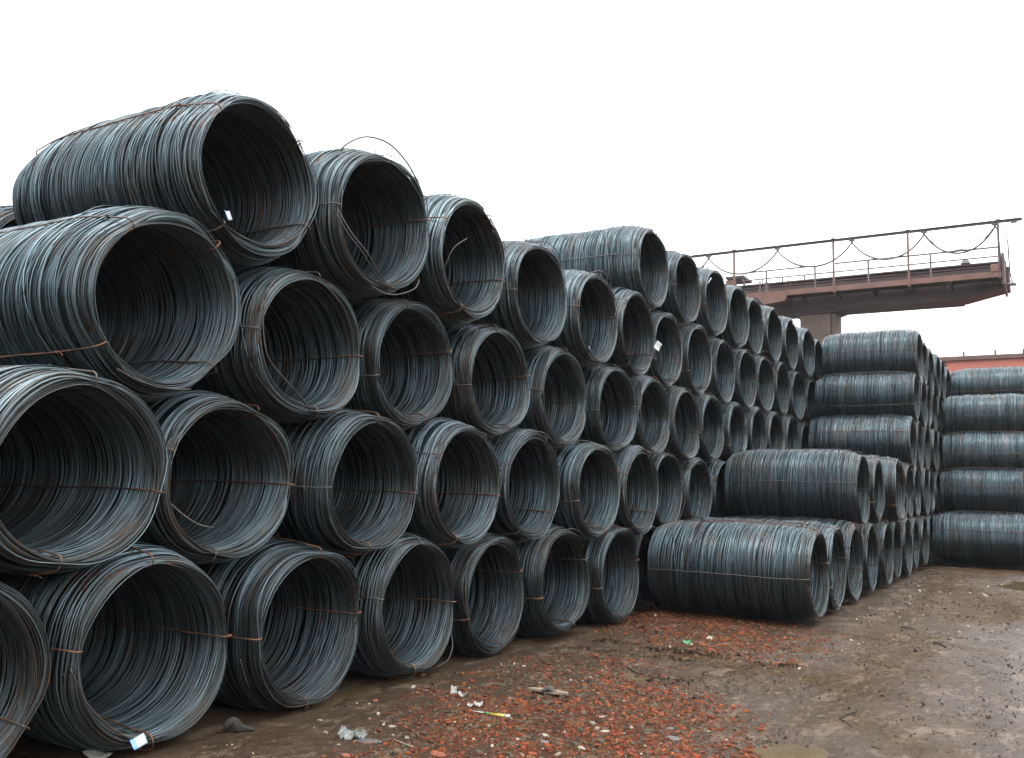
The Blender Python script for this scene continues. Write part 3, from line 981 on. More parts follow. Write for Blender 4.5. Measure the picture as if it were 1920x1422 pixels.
# grit, clods and pale crumbs all over the yard
n = 15000
q = np.stack([g.uniform(0.15, 6.5, n), 3.4 + g.random(n) ** 1.5 * 19], -1)
q = q[(q[:, 1] < 11) | (q[:, 0] > 2.15)]
dn = fbm(q[:, 0], q[:, 1], 1.3, 101, 4) - 0.07 * np.clip((q[:, 0] - 2.6) / 1.0, 0, 1)
q = q[dn + g.normal(0, .05, len(q)) > 0.47]
sz = np.clip(g.lognormal(math.log(0.0040), 0.5, len(q)), .002, .016) * (1 + q[:, 1] / 18)
o = shard_field('grit', q, sz, palette(len(q), [(0.050, 0.036, 0.024), (0.034, 0.024, 0.016), (0.075, 0.057, 0.040), (0.1003, 0.0394, 0.0226), (0.2099, 0.1820, 0.1412)], [.42, .3, .17, .08, .03]), 8, flat=.5, mat=M_CHIP)
tag(o, 'loose grit and clods scattered over the muddy yard', 'grit', kind='stuff')
n = 9000
q = np.stack([g.uniform(1.2, 6.0, n), 3.8 + g.random(n) ** 1.3 * 14], -1)
q = q[(q[:, 1] < 11) | (q[:, 0] > 2.15)]
q = q[fbm(q[:, 0], q[:, 1], 2.3, 111, 4) > 0.49]
o = shard_field('mud_crumbs', q, np.clip(g.lognormal(math.log(0.0045), 0.45, len(q)), .002, .014) * (1 + q[:, 1] / 18), palette(len(q), [(0.085, 0.064, 0.045), (0.045, 0.032, 0.021), (0.13, 0.10, 0.072)], [.45, .35, .2]), 18, flat=.45, mat=M_CHIP)
tag(o, 'fine brown crumbs of mud over the open yard', 'mud crumbs', kind='stuff')
# dark torn clods along the ruts
q = []
for pts in RUTS:
    P = np.array(pts)
    for a, b_ in zip(P[:-1], P[1:]):
        m_ = int(np.hypot(*(b_ - a)) * 260)
        t = g.random(m_)[:, None]
        q.append(a + (b_ - a) * t + g.normal(0, .035, (m_, 2)))
q = np.concatenate(q)
q = q[fbm(q[:, 0], q[:, 1], 4, 105, 2) > .42]
o = shard_field('mud_clods', q, np.clip(g.lognormal(math.log(0.008), .5, len(q)), .003, .024), palette(len(q), [(0.0229, 0.0148, 0.0101), (0.0374, 0.0246, 0.0172)], [.6, .4]), 9, flat=.45, mat=M_CHIP)
tag(o, 'dark torn clods thrown up along the wheel ruts', 'mud clods', kind='stuff')
# pale chips of stone and straw lying in the places the photograph shows them
spots = [(885, 1242, 60, 14), (980, 1262, 70, 12), (860, 1303, 40, 8), (912, 1350, 30, 8), (840, 1352, 60, 5), (1110, 1290, 70, 10), (700, 1330, 120, 8), (660, 1385, 35, 12), (1590, 1203, 60, 18), (1690, 1150, 60, 22),
         (1700, 1108, 50, 22), (1740, 1085, 60, 20), (1620, 1160, 30, 10), (1820, 1100, 60, 16), (1180, 1270, 90, 6), (1250, 1215, 120, 12), (1100, 1395, 220, 26), (1350, 1260, 200, 14), (1830, 1165, 60, 10), (560, 1370, 120, 9), (450, 1395, 80, 10)]
q, s_ = [], []
for (px, py, sp_, m_) in spots:
    for _ in range(int(m_ * .6)):
        a, b_ = px + g.normal(0, sp_ * .6), py + g.normal(0, sp_ * .16)
        if b_ > 1430 or b_ < 1075: continue
        p = at_z(a, b_); q.append((p.x, p.y)); s_.append(min(.022, g.lognormal(math.log(0.0075), .45)) * (0.6 + p.y / 10))
q = np.array(q); s_ = np.array(s_)
k_ = (q[:, 0] > .2) & ((q[:, 1] < 11) | (q[:, 0] > 2.2))
o = shard_field('pale_crumbs', q[k_], s_[k_], palette(int(k_.sum()), [(0.4462, 0.3952, 0.3143), (0.3510, 0.2870, 0.2137)], [.6, .4]), 12, flat=.4, tilt=.25, mat=M_CHIP, long=1.25)
tag(o, 'whitish crumbs of stone and splinters strewn over the mud', 'litter', kind='stuff')
# bits of straw and twigs
q = np.stack([g.uniform(.4, 5.6, 420), 3.8 + g.random(420) ** 1.3 * 17], -1)
q = q[(q[:, 1] < 10.8) | (q[:, 0] > 2.2)]
o = shard_field('straw_bits', q, g.uniform(.008, .02, len(q)) * (1 + q[:, 1] / 18), palette(len(q), [(0.1683, 0.1304, 0.0811), (0.0298, 0.0197, 0.0133), (0.0926, 0.0672, 0.0445)], [.3, .45, .25]), 14, flat=.12, tilt=.1, mat=M_CHIP, long=3.2)
tag(o, 'short bits of straw and twig scattered on the mud', 'litter', kind='stuff')


# ------------------------------------------------------------------ tags and loose wires on the coils
def paper_mat(name, col, blue=None):
    m = bpy.data.materials.new(name)
    nt, b = nodes(m)
    v = N(nt, 'ShaderNodeTexCoord').outputs['Generated']
    c = mixc(nt, ramp(nt, noise(nt, v, 3.0, 3), .3, .7, 0, .35), col, tuple(x * .8 for x in col))
    if blue:
        sx = N(nt, 'ShaderNodeSeparateXYZ'); nt.links.new(v, sx.inputs[0])
        blk = ramp(nt, sx.outputs[0], blue[0], blue[0] + .03, 1, 0)
        c = mixc(nt, mth(nt, 'MULTIPLY', blk, ramp(nt, noise(nt, v, 9, 2), .3, .6, .5, 1)), c, blue[1])
    nt.links.new(c, b.inputs['Base Color'])
    b.inputs['Roughness'].default_value = 0.35
    return m


M_TAG = paper_mat('white_plastic_label', (0.46, 0.49, 0.52), (0.42, (0.13, 0.32, 0.62)))
M_TAGW = paper_mat('plain_white_label', (0.46, 0.46, 0.44))


def sheet(w, h, curl, nx_=6, ny_=4, th_=0.0012):
    """thin curled card, local XY, with thickness"""
    mb = MB()
    top, bot = [], []
    for j in range(ny_ + 1):
        for i in range(nx_ + 1):
            x, y = (i / nx_ - .5) * w, (j / ny_ - .5) * h
            z = curl * w * ((x / w * 2) ** 2) * .5 + curl * .3 * h * math.sin(y / h * 3)
            top.append((x, y, z)); bot.append((x, y, z - th_))
    n = len(top); W_ = nx_ + 1
    fs = []
    for j in range(ny_):
        for i in range(nx_):
            a = j * W_ + i
            fs += [(a, a + 1, a + 1 + W_, a + W_), (n + a, n + a + W_, n + a + 1 + W_, n + a + 1)]
    for i in range(nx_):
        fs += [(i, n + i, n + i + 1, i + 1), (ny_ * W_ + i, ny_ * W_ + i + 1, n + ny_ * W_ + i + 1, n + ny_ * W_ + i)]
    for j in range(ny_):
        a, b_ = j * W_, (j + 1) * W_
        fs += [(a, b_, n + b_, n + a), (a + nx_, n + a + nx_, n + b_ + nx_, b_ + nx_)]
    return mb.add(top + bot, fs)


def label_on(key, ang, inside, w, h, mat, x=-0.02, twist=0.0, lab=None):
    """a card label wired on the rim of a coil; ang in degrees, 0 = right, 90 = top"""
    root, var, rot = COILS[key]
    r = 0.50 if inside else 0.592
    a = math.radians(ang)
    me = sheet(w, h, 0.25).mesh('label_card', mat, True)
    o = bpy.data.objects.new('label_card', me)
    link(o, root)
    o.location = (x, r * math.cos(a), r * math.sin(a) + R_REST)
    # local +Z of the card looks along the radius inwards and out of the coil
    nrm = Vector((1.0, -math.cos(a) * (0.8 if inside else -0.8), -math.sin(a) * (0.8 if inside else -0.8))).normalized()
    q = nrm.to_track_quat('Z', 'Y').to_matrix().to_4x4() @ Matrix.Rotation(math.radians(twist), 4, 'Z')
    o.rotation_euler = q.to_euler()
    if lab: o['label'] = lab
    return o


label_on((1, 1), -104, True, 0.115, 0.06, M_TAG, x=0.02, twist=8, lab='white and blue label card')
label_on((4, 0), -131, True, 0.11, 0.06, M_TAG, x=0.06, twist=15)
label_on((4, 4), -122, True, 0.09, 0.06, M_TAG, x=0.02, twist=50)
label_on((4, 5), -12, True, 0.12, 0.09, M_TAGW, x=0.05, twist=60, lab='square white label card')
label_on((5, 2), 150, True, 0.07, 0.11, M_TAGW, x=0.02, twist=0)


def loose(key, pts, rad=0.0052, mat=None):
    """a wire end that sticks out; pts are (x, angle degrees, radius) about the axis of the coil"""
    root, var, rot = COILS[key]
    P = [(x, r * math.cos(math.radians(a)), r * math.sin(math.radians(a)) + R_REST) for x, a, r in pts]
    # catmull-rom through the points
    Q = []
    for i in range(len(P) - 1):
        p0, p1, p2, p3 = (Vector(P[max(i - 1, 0)]), Vector(P[i]), Vector(P[i + 1]), Vector(P[min(i + 2, len(P) - 1)]))
        for t in np.linspace(0, 1, 7)[:-1]:
            Q.append(0.5 * ((2 * p1) + (p2 - p0) * t + (2 * p0 - 5 * p1 + 4 * p2 - p3) * t * t + (3 * p1 - p0 - 3 * p2 + p3) * t ** 3))
    Q.append(Vector(P[-1]))
    o = bpy.data.objects.new('loose_wire', MB().tube(Q, rad, 6).mesh('loose_wire', mat or M_BROWNWIRE, True))
    return link(o, root)


loose((4, 1), [(-.25, 128, .575), (-.22, 116, .63), (-.2, 98, .69), (-.16, 80, .71), (-.12, 62, .675), (-.08, 46, .62), (-.05, 36, .585)], .0075)
loose((4, 2), [(-.05, 215, .56), (.02, 205, .57), (.10, 185, .50), (.17, 170, .40)], .0052)
loose((2, 1), [(-.06, 196, .50), (.03, 210, .47), (.08, 222, .44), (.12, 232, .40)], .006)
loose((4, 1), [(.0, 190, .55), (.05, 205, .52), (.07, 222, .47), (.05, 240, .45), (.02, 262, .48), (.0, 280, .53)], .0055)
loose((4, 1), [(.0, 186, .54), (.07, 206, .50), (.09, 228, .44), (.06, 250, .44), (.02, 274, .50), (-.02, 292, .54)], .0055)
loose((4, 1), [(.01, 255, .56), (.06, 268, .585), (.07, 285, .57), (.05, 305, .57), (.01, 318, .56)], .0055)
loose((3, 1), [(-.02, 140, .56), (.03, 160, .55), (.05, 180, .53), (.06, 200, .51), (.07, 222, .45), (.05, 245, .43), (.02, 268, .50)], .0052)
loose((1, 2), [(-.12, 196, .58), (-.10, 215, .60), (-.14, 232, .585), (-.2, 250, .57)], .0055)
loose((1, 3), [(-.02, 330, .57), (.02, 320, .60), (.03, 308, .615), (.0, 296, .59)], .0055)
loose((4, 2), [(.0, 315, .53), (.03, 325, .49), (.02, 338, .47), (-.02, 342, .50)], .005)
loose((4, 10), [(-.1, 100, .57), (-.06, 88, .64), (.0, 70, .66), (.03, 52, .63), (.0, 40, .57)], .007)
loose((4, 11), [(-.1, 110, .57), (-.3, 95, .66), (-.2, 80, .62), (-.1, 70, .57)], .006)
loose((5, 2), [(-.1, 170, .57), (.0, 165, .62), (.0, 158, .70)], .006)
loose((5, 0), [(-1.9, 120, .57), (-1.85, 105, .64), (-1.7, 90, .64), (-1.6, 80, .585)], .006)
loose(('B', 5, 0), [(-.3, 100, .58), (-.25, 85, .63), (-.15, 70, .62), (-.05, 60, .57)], .007)
loose(('B', 1, 0), [(-1.85, 92, .575), (-1.2, 84, .60), (-.6, 74, .60), (-.1, 66, .585), (-.02, 60, .55)], .0058)
loose(('B', 1, 1), [(.0, 20, .55), (.02, -10, .53), (.05, -30, .53), (.1, -45, .55)], .006)
loose(('B', 2, 2), [(.02, 60, .55), (.06, 20, .60), (.08, -20, .64), (.06, -60, .62), (.02, -95, .58)], .008)
loose(('B', 2, 2), [(.03, 70, .54), (.08, 25, .57), (.10, -15, .61), (.08, -55, .60), (.03, -90, .57)], .008)
loose((2, 7), [(.0, 40, .55), (.03, 10, .54), (.03, -20, .53), (.0, -50, .55)], .006)
loose((1, 1), [(-.02, 182, .54), (.0, 205, .49), (.01, 232, .47), (-.02, 258, .50)], .0055)
loose((1, 1), [(-.1, 186, .53), (-.06, 215, .47), (-.1, 240, .46), (-.16, 262, .47)], .0055)
loose((3, 0), [(.0, 235, .56), (.03, 250, .55), (.03, 270, .54), (.0, 290, .56)], .0055)
for key in ((2, 3), (2, 5), (3, 4), (4, 3), (4, 4), (1, 4), (1, 5), (3, 6), (5, 1), (5, 3), (2, 4)):
    a0 = rng.uniform(20, 200)
    loose(key, [(-.05, a0, .565), (.0, a0 + 18, .575), (.02, a0 + 38, .56), (.02, a0 + 58, .55), (-.03, a0 + 78, .56)], .0052)

# ------------------------------------------------------------------ the gantry crane behind the piles
M_RED = simple_mat('red_oxide_paint', (0.050, 0.025, 0.020), 0.65, 0.0, 0.22, 1.3, (0.080, 0.042, 0.033), 0.02, 0.1)
M_REDL = simple_mat('faded_red_oxide_paint', (0.108, 0.050, 0.036), 0.7, 0.0, 0.2, 1.7, (0.109, 0.058, 0.048), 0.02, 0.1)
M_REDD = simple_mat('shade_darkened_red_oxide', (0.029, 0.016, 0.014), 0.65, 0.0, 0.25, 1.5, (0.052, 0.027, 0.022), 0.0, 0.1)  # red darkened for shade under the crane; track, ladder and hut share it
M_CONC = simple_mat('stained_concrete', (0.118, 0.084, 0.069), 0.85, 0.0, 0.25, 1.1, (0.084, 0.050, 0.040), 0.05, 0.2)
M_CABLE = simple_mat('black_rubber_cable', (0.022, 0.022, 0.024), 0.6)
M_GALV = simple_mat('dull_painted_steel', (0.083, 0.062, 0.061), 0.6, 0.1, 0.2, 5)

crane = empty('gantry_crane', (-5.5, 47.5, 0), 'rust red gantry crane beam with walkway, railing and looping cables behind the coil piles', 'gantry crane')
YG, YW = 46.8, 45.3                                                # face of the girder, outer edge of the walkway


def zz(a, b, y):                                                    # a point read off the photograph, on the plane at depth y
    return at_y(a / 3.048 + 1290, b / 3.048 + 380, y)


zt = zz(1000, 470, YG).z
zb = zz(890, 605, YG).z
xr, xk = zz(1838, 480, YG).x, zz(1580, 545, YG).x
zr = zz(1838, 480, YG).z
XL = -15.5
MB().prism([(XL, zb), (xk, zb), (xr, zr), (xr, zt + .25), (XL, zt + .25)], YG, YG + 1.5).build('main_girder', M_RED, crane, bevel=.02)
g_ = MB()
for k in range(14):
    x = XL + 1.2 + k * 1.45
    if x < xr - .3: g_.box((x, YG - .05, zb + .03 if x < xk else zr), (x + .05, YG - .003, zt + .1))
g_.build('stiffener', M_RED, crane)
MB().box((XL, YG - .12, zb - .05), (xk - .1, YG + 1.62, zb - .003)).build('bottom_flange', M_REDD, crane)
zw = zz(1265, 470, YW).z
zw_top = zz(1265, 440, YW).z
xw_l, xw_r = XL, zz(1800, 405, YW).x
MB().box((xw_l, YW, zw), (xw_r, YW + .06, zw_top)).build('walkway_edge', M_REDL, crane, bevel=.01)
MB().box((xw_l, YW + .063, zw + .12), (xw_r, YG - .06, zw + .17)).build('walkway_deck', M_REDD, crane)
for k in range(12):
    x = xw_l + .8 + k * 1.7
    if x > xw_r: break
    MB().prism([(x, zw + .117), (x + .09, zw + .117), (x + .09, zw - .12), (x, zw - .12)], YW + .25, YG - .06).build('bracket', M_REDD, crane)
zr1, zr0 = zz(1265, 393, YG).z, zz(1265, 440, YG).z
MB().box((XL, YG + .10, zt + .253), (xr - .1, YG + .30, zr1)).build('upper_beam', M_REDD, crane, bevel=.01)
for q in (.33, .62):
    zq = zr0 + (zr1 - zr0) * q
    MB().box((XL, YG - .02, zq), (xr - .12, YG + .098, zq + .05)).build('beam_flange', M_RED, crane)
MB().box((XL, YG - .06, zr1 + .003), (xr - .1, YG + .40, zr1 + .07)).build('crane_rail', M_RED, crane)
# the tapered pale box where the walkway starts
MB().prism([(zz(390, 545, YW).x, zz(390, 545, YW).z), (zz(565, 530, YW).x, zz(565, 530, YW).z), (zz(555, 560, YW).x, zz(555, 560, YW).z), (zz(430, 585, YW).x, zz(430, 585, YW).z)], YW - .01, YW + .5).build('gusset_box', M_REDL, crane)
# overhead cable track, its posts
ztrack = at_y(1562, 450, YW).z
xtl, xtr = -14.5, at_y(1916, 404, YW).x
tr = MB().box((xtl, YW - .05, ztrack), (xtr, YW + .05, ztrack + .03)).box((xtl, YW - .012, ztrack - .07), (xtr, YW + .012, ztrack)).box((xtl, YW - .05, ztrack - .10), (xtr, YW + .05, ztrack - .07))
tr.build('cable_track', M_REDD, crane)
for px in (1376.5, 1563, 1703.5, 1874):
    x = at_y(px, 500, YW).x
    MB().box((x - .045, YW - .055, zw - .08), (x + .045, YW - .052 + .10, ztrack - .103)).build('track_post', M_REDL if px < 1870 else M_RED, crane)
    MB().box((x - .09, YW - .06, ztrack + .033), (x + .09, YW + .06, ztrack + .07)).build('clamp', M_REDD, crane)
x = at_y(1307, 480, YW).x
MB().bar((x, YW, ztrack), (x - .03, YW, ztrack + .5), .03).build('rod', M_REDD, crane)
# railing of the walkway
hz_, mz_ = zz(1265, 307, YW).z, zz(1265, 355, YW).z
lz_ = zz(1265, 395, YW).z
x1370, xs_ = zz(310, 420, YW).x, zz(840, 350, YW).x
MB().tube([(x1370, YW + .03, hz_), (zz(725, 365, YW).x, YW + .03, hz_)], .040).build('handrail', M_GALV, crane)
MB().tube([(xs_, YW + .03, hz_ + .02), (zz(1780, 255, YW).x, YW + .03, hz_ + .02)], .042).build('handrail', M_GALV, crane)
MB().tube([(x1370, YW + .03, mz_), (zz(1780, 300, YW).x, YW + .03, mz_)], .036).build('handrail', M_GALV, crane)
for a in (410, 447, 725, 1030, 1388):
    x = zz(a, 400, YW).x
    MB().tube([(x, YW + .03, zw_top), (x, YW + .03, hz_ if a != 410 else mz_ - .1)], .045).build('railing_post', M_GALV, crane)
for a in (375, 490, 620):
    x = zz(a, 440, YW).x
    MB().tube([(x, YG + .2, zr1), (x, YG + .2, zr1 + .35)], .035).build('railing_post', M_GALV, crane)
# hooped access rails
for a, b_ in ((440, 452), (560, 578)):
    x0, x1 = zz(a, 500, YW).x, zz(b_, 500, YW).x
    MB().tube([(x0, YW - .02, zw_top - .1), (x0, YW - .02, mz_ - .25), (x0 + .04, YW - .02, mz_ - .17), (x1 - .04, YW + .25, mz_ - .17), (x1, YW + .25, mz_ - .25), (x1, YW + .25, zw_top)], .02).build('access_hoop', M_REDL, crane)
# end frame at the right with its bent ladder
xe = zz(1790, 300, YW).x
MB().box((xe, YW - .02, zw - .35), (xe + .10, YG + 1.5, zr1 + .1)).build('end_plate', M_RED, crane, bevel=.01)
MB().box((xe - .45, YW - .03, zw_top), (xe - .12, YW + .4, zw_top + .36)).build('junction_box', M_REDL, crane, bevel=.02)
lad = MB()
for off in (0, .5):
    lad.tube([(xe + .05, YW + off, hz_ + .4), (xe + .18, YW + off, hz_ + .85), (xe + .27, YW + off, hz_ + .3), (xe + .30, YW + off, zw_top), (xe + .42, YW + off, zw - .35)], .024, 6)
for q in range(7):
    z_ = zw - .2 + q * .28
    lad.tube([(xe + .34 - q * .012, YW, z_), (xe + .34 - q * .012, YW + .5, z_)], .014, 5)
lad.build('end_ladder', M_REDD, crane)
MB().tube([(xe + .1, YW + .1, zw - .35), (xe + .55, YW + .1, zw - .38)], .07, 8).build('buffer', M_GALV, crane, smooth=True)
# trolleys and the cable hanging in loops between them
tx = [zz(a, 200, YW).x for a in (118, 511, 936, 1350, 1757)]
tx = [tx[0] - (tx[1] - tx[0])] + tx
for x in tx:
    t_ = MB().box((x - .13, YW - .07, ztrack - .17), (x + .13, YW + .07, ztrack - .113)).box((x - .05, YW - .04, ztrack - .27), (x + .05, YW + .04, ztrack - .173)).build('cable_trolley', M_GALV, crane)
    for s in (-.09, .09):
        w_ = MB().tube([(x + s, YW - .085, ztrack - .05), (x + s, YW - .06, ztrack - .05)], .04, 10).build('trolley_wheel', M_CABLE, None)
        w_.parent = t_
        w_.matrix_parent_inverse = Matrix.Identity(4)
sag = ztrack - zz(750, 370, YW).z
for i in range(len(tx) - 1):
    a, b_ = tx[i], tx[i + 1]
    last = i == len(tx) - 2
    strands = [(sag * (.96 if not last else 1.0), .04, 0), ] + ([(sag * .62, .018, .03), (sag * .88, .02, -.03)] if last else [(sag * .93, .024, .03)])
    for sg, rr_, oy in strands:
        pts = []
        for t in np.linspace(0, 1, 25):
            c_ = (math.cosh((t - .5) * 3.2) - math.cosh(1.6)) / (math.cosh(1.6) - 1)
            pts.append((a + (b_ - a) * t, YW + oy, ztrack - .25 + c_ * (sg - .25)))
        MB().tube(pts, rr_, 6).build('festoon_cable', M_CABLE, crane, smooth=True)
x = tx[-1]
MB().tube([(x + .02, YW, ztrack - .25), (x + .12, YW, ztrack - .5), (x + .17, YW, mz_), (x + .2, YW, zw_top)], .03, 6).build('festoon_cable', M_CABLE, crane, smooth=True)
MB().box((xtr - .45, YW - .06, ztrack - .17), (xtr - .2, YW + .06, ztrack - .113)).build('end_stop', M_GALV, crane)
# floodlight on the beam
lp = zz(1585, 348, YG)
MB().tube([(lp.x, YG + .1, zr1 + .07), (lp.x, YG + .1, zr1 + .16), (lp.x, YG + .1, zr1 + .20), (lp.x, YG + .1, zr1 + .36)], .05, 10).build('lamp_stem', M_GALV, crane)
v_, f_ = [], []
for k in range(12):
    a = 2 * PI * k / 12
    for rr_, zq in ((.22, .12), (.16, .26), (.07, .34)): v_.append((lp.x + rr_ * math.cos(a), YG + .1 + rr_ * math.sin(a), zr1 + zq))
for k in range(12):
    k2 = (k + 1) % 12
    f_ += [(k * 3, k2 * 3, k2 * 3 + 1, k * 3 + 1), (k * 3 + 1, k2 * 3 + 1, k2 * 3 + 2, k * 3 + 2)]
MB().add(v_, f_).build('lamp_shade', M_GALV, crane, smooth=True)
# operator hut frame half hidden behind the coils
hx0, hx1 = zz(205, 430, YG).x, zz(308, 430, YG).x
hzt = zz(260, 413, YG).z
MB().box((hx0, YG + .3, hzt - .12), (hx1, YG + 1.9, hzt)).build('hut_roof', M_REDD, crane)
MB().bar((hx1 - .1, YG + .35, hzt - .12), (hx1 + .05, YG + .35, zr1 + .07), .09).build('hut_post', M_REDD, crane)
MB().bar((hx1 - .45, YG + .35, hzt - .12), (hx1 - .45, YG + .35, zr1 + .07), .06).build('hut_post', M_REDD, crane)
MB().box((hx0, YG + .34, hzt - .5), (hx1 - .5, YG + .38, hzt - .2)).build('hut_panel', M_REDL, crane)
# the leg with its splayed head
cx0, cx1 = at_y(1500, 600, YG).x, at_y(1567, 600, YG).x
zc = zz(640, 645, YG).z
kr, kl = zz(890, 605, YG).x, zz(627, 632, YG).x
MB().prism([(cx0 + .05, zc), (cx1, zc), (kr, zb - .053), (kl - .1, zb - .053), (kl, zb - .35)], YG - .05, YG + 1.5).build('leg_head', M_REDD, crane, bevel=.02)
MB().box((cx0, YG, -.1), (cx1 - .25, YG + 1.5, zc - .01)).build('leg', M_CONC, crane, bevel=.03)
MB().box((cx1 - .24, YG + .1, -.1), (cx1, YG + 1.4, zc - .01)).build('leg', M_CONC, crane, bevel=.02)
MB().prism([(XL + 1, zb - .053), (XL + 2.5, zb - .053), (XL + 2.5, -.1), (XL + 1, -.1)], YG, YG + 1.5).build('leg', M_CONC, crane)

# ------------------------------------------------------------------ ribbed red girder far behind, built as a wall down to the ground
YS = 60.0
red_girder = empty('ribbed_red_girder', (4, YS, 0), 'salmon red ribbed steel girder with brown top edge, behind the coils at the right edge', 'red_girder')
M_SAL = simple_mat('salmon_red_sheet', (0.42, 0.125, 0.085), 0.6, 0.0, 0.12, .8, (0.149, 0.058, 0.042), -0.04)
M_SALD = simple_mat('brown_trim', (0.084, 0.041, 0.033), 0.65, 0, .2, 2)
ztop = at_y(1840, 667, YS).z
xs0 = at_y(1774, 690, YS).x
pw = 0.445
pane = None
for k in range(22):
    x = xs0 + k * pw
    if pane is None:
        mb = MB()
        mb.box((.02, 0, 0), (pw - .02, .05, ztop - .25)).box((pw - .02, -.035, 0), (pw + .02, .048, ztop - .25))
        pane = mb.mesh('girder_panel', M_SAL)
    o = bpy.data.objects.new('girder_panel', pane); link(o, red_girder); o.location = (x - 4, 0, 0)
MB().box((xs0 - .45, YS - .03, 0), (xs0 - .005, YS + .1, ztop - .25)).build('corner_panel', M_SALD, red_girder)
MB().box((xs0 - .7, YS - .18, ztop - .245), (xs0 + 22 * pw, YS + .3, ztop)).build('top_edge', M_SALD, red_girder)
MB().box((xs0 - .3, YS + .06, 0), (xs0 + 22 * pw, YS + 6, ztop - .3)).build('body', M_SALD, red_girder)
for k, px in enumerate((1807, 1866, 1919)):
    x = at_y(px, 660, YS).x
    MB().box((x - .05, YS - .1, ztop), (x + .05, YS, ztop + .28)).build('top_post', M_SALD, red_girder)

# ------------------------------------------------------------------ litter that can be told apart
M_SLATE = simple_mat('grey_slate', (0.069, 0.067, 0.062), 0.6, 0, .25, 25, None, 0, .3)
M_STONE = simple_mat('pale_stone', (0.247, 0.219, 0.173), 0.7, 0, .2, 30, (0.124, 0.087, 0.057), -.02, .3)
M_WOOD = simple_mat('weathered_wood', (0.168, 0.130, 0.090), 0.8, 0, .3, 18, (0.069, 0.048, 0.033), 0.0, .3)
M_RAG = simple_mat('grey_rag', (0.059, 0.053, 0.048), 0.95, 0, .35, 22, None, 0, .5)
M_DARKRAG = simple_mat('wet_dark_rag', (0.017, 0.0155, 0.012), 0.9, 0, .4, 25, None, 0, .9)
M_TWIG = simple_mat('dark_twig', (0.017, 0.012, 0.009), 0.8)
M_BRICK = simple_mat('broken_brick', (0.178, 0.053, 0.026), 0.85, 0, .25, 30, (0.089, 0.039, 0.024), -.02, .4)
M_FOIL = simple_mat('crumpled_clear_plastic', (0.150, 0.161, 0.144), 0.25, 0, .35, 20, (0.074, 0.058, 0.042), 0.04, .4)
M_YEL = simple_mat('yellow_plastic', (0.285, 0.226, 0.022), 0.35, 0, .1, 10)
M_GRN = simple_mat('green_plastic', (0.025, 0.145, 0.057), 0.4, 0, .1, 10)
M_WHT = simple_mat('white_plastic', (0.300, 0.292, 0.266), 0.35, 0, .1, 10)


def rock(px, py, sx, sy, sz, name, mat, label, cat, group=None, seed=0):
    p = at_z(px, py)
    x, y = p.x, p.y
    g_ = random.Random(seed)
    bmv, bmf = [], []
    k = 9
    layers = ((0.0, .8), (.35, 1.0), (.8, .72))
    prof = [g_.uniform(.72, 1.12) for _ in range(k)]
    for z, s in layers:
        for i in range(k):
            a = 2 * PI * i / k
            bmv.append((math.cos(a) * sx * s * prof[i] + g_.uniform(-.06, .06) * sx, math.sin(a) * sy * s * prof[i], sz * (z + g_.uniform(-.08, .10))))
    for l_ in range(2):
        for i in range(k):
            bmf.append((l_ * k + i, l_ * k + (i + 1) % k, (l_ + 1) * k + (i + 1) % k, (l_ + 1) * k + i))
    bmf.append(tuple(range(2 * k, 3 * k)))
    bmf.append(tuple(reversed(range(k))))
    o = bpy.data.objects.new(name, MB().add(bmv, bmf).mesh(name, mat))
    link(o)
    o.location = (x, y, gz1(x, y) - sz * .12)
    o.rotation_euler = (g_.uniform(-.1, .1), g_.uniform(-.1, .1), g_.uniform(0, 6.28))
    return tag(o, label, cat, group)


GS = 'larger pale and grey stones on the rubble'
rock(1262, 1391, .055, .036, .018, 'slate_piece', M_SLATE, 'largest grey slate flake, at the lower right of the brick rubble', 'slate', GS, 1)
rock(1256, 1371, .034, .022, .012, 'slate_piece', M_SLATE, 'rounded grey slate flake just above the largest one', 'slate', GS, 2)
rock(1168, 1384, .026, .019, .012, 'slate_piece', M_SLATE, 'small grey slate flake left of the largest one', 'slate', GS, 3)
rock(1020, 1396, .036, .028, .014, 'slate_piece', M_SLATE, 'dull grey slate flake in the bottom middle of the rubble', 'slate', GS, 4)
rock(1135, 1379, .036, .018, .014, 'stone', M_STONE, 'pale beige stone in the right half of the rubble', 'stone', GS, 5)
rock(1022, 1384, .040, .019, .018, 'stone', M_STONE, 'bright whitish stone in the middle of the lower rubble', 'stone', GS, 6)
rock(1090, 1409, .040, .018, .018, 'stone', M_STONE, 'whitest stone near the bottom edge below the rubble middle', 'stone', GS, 7)
rock(923, 1404, .028, .013, .014, 'stone', M_STONE, 'elongated white stone at the bottom left of the rubble', 'stone', GS, 8)
rock(970, 1391, .017, .015, .014, 'stone', M_STONE, 'roundish white pebble left of the whitish stone', 'stone', GS, 9)
rock(1131, 1350, .034, .012, .010, 'stone', M_STONE, 'thin pale stone in the right centre of the rubble', 'stone', GS, 10)
rock(1070, 1282, .018, .014, .012, 'stone', M_STONE, 'white pebble above the wood scrap, right of a second one', 'stone', GS, 11)
rock(1059, 1285, .018, .012, .012, 'stone', M_STONE, 'white pebble above the wood scrap, left of a second one', 'stone', GS, 12)
rock(1107, 1277, .015, .013, .014, 'stone', M_STONE, 'round grey-white pebble at the upper right of the rubble', 'stone', GS, 13)
rock(982, 1253, .026, .016, .016, 'stone', M_STONE, 'cream stone at the top edge of the rubble', 'stone', GS, 14)
rock(775, 1290, .032, .016, .020, 'stone', M_STONE, 'pale stone alone on the mud before the third ground coil', 'stone', GS, 15)
rock(1330, 1198, .080, .038, .030, 'stone', M_STONE, 'pale flat stone on the mud before the forward side-on coil', 'stone', GS, 16)
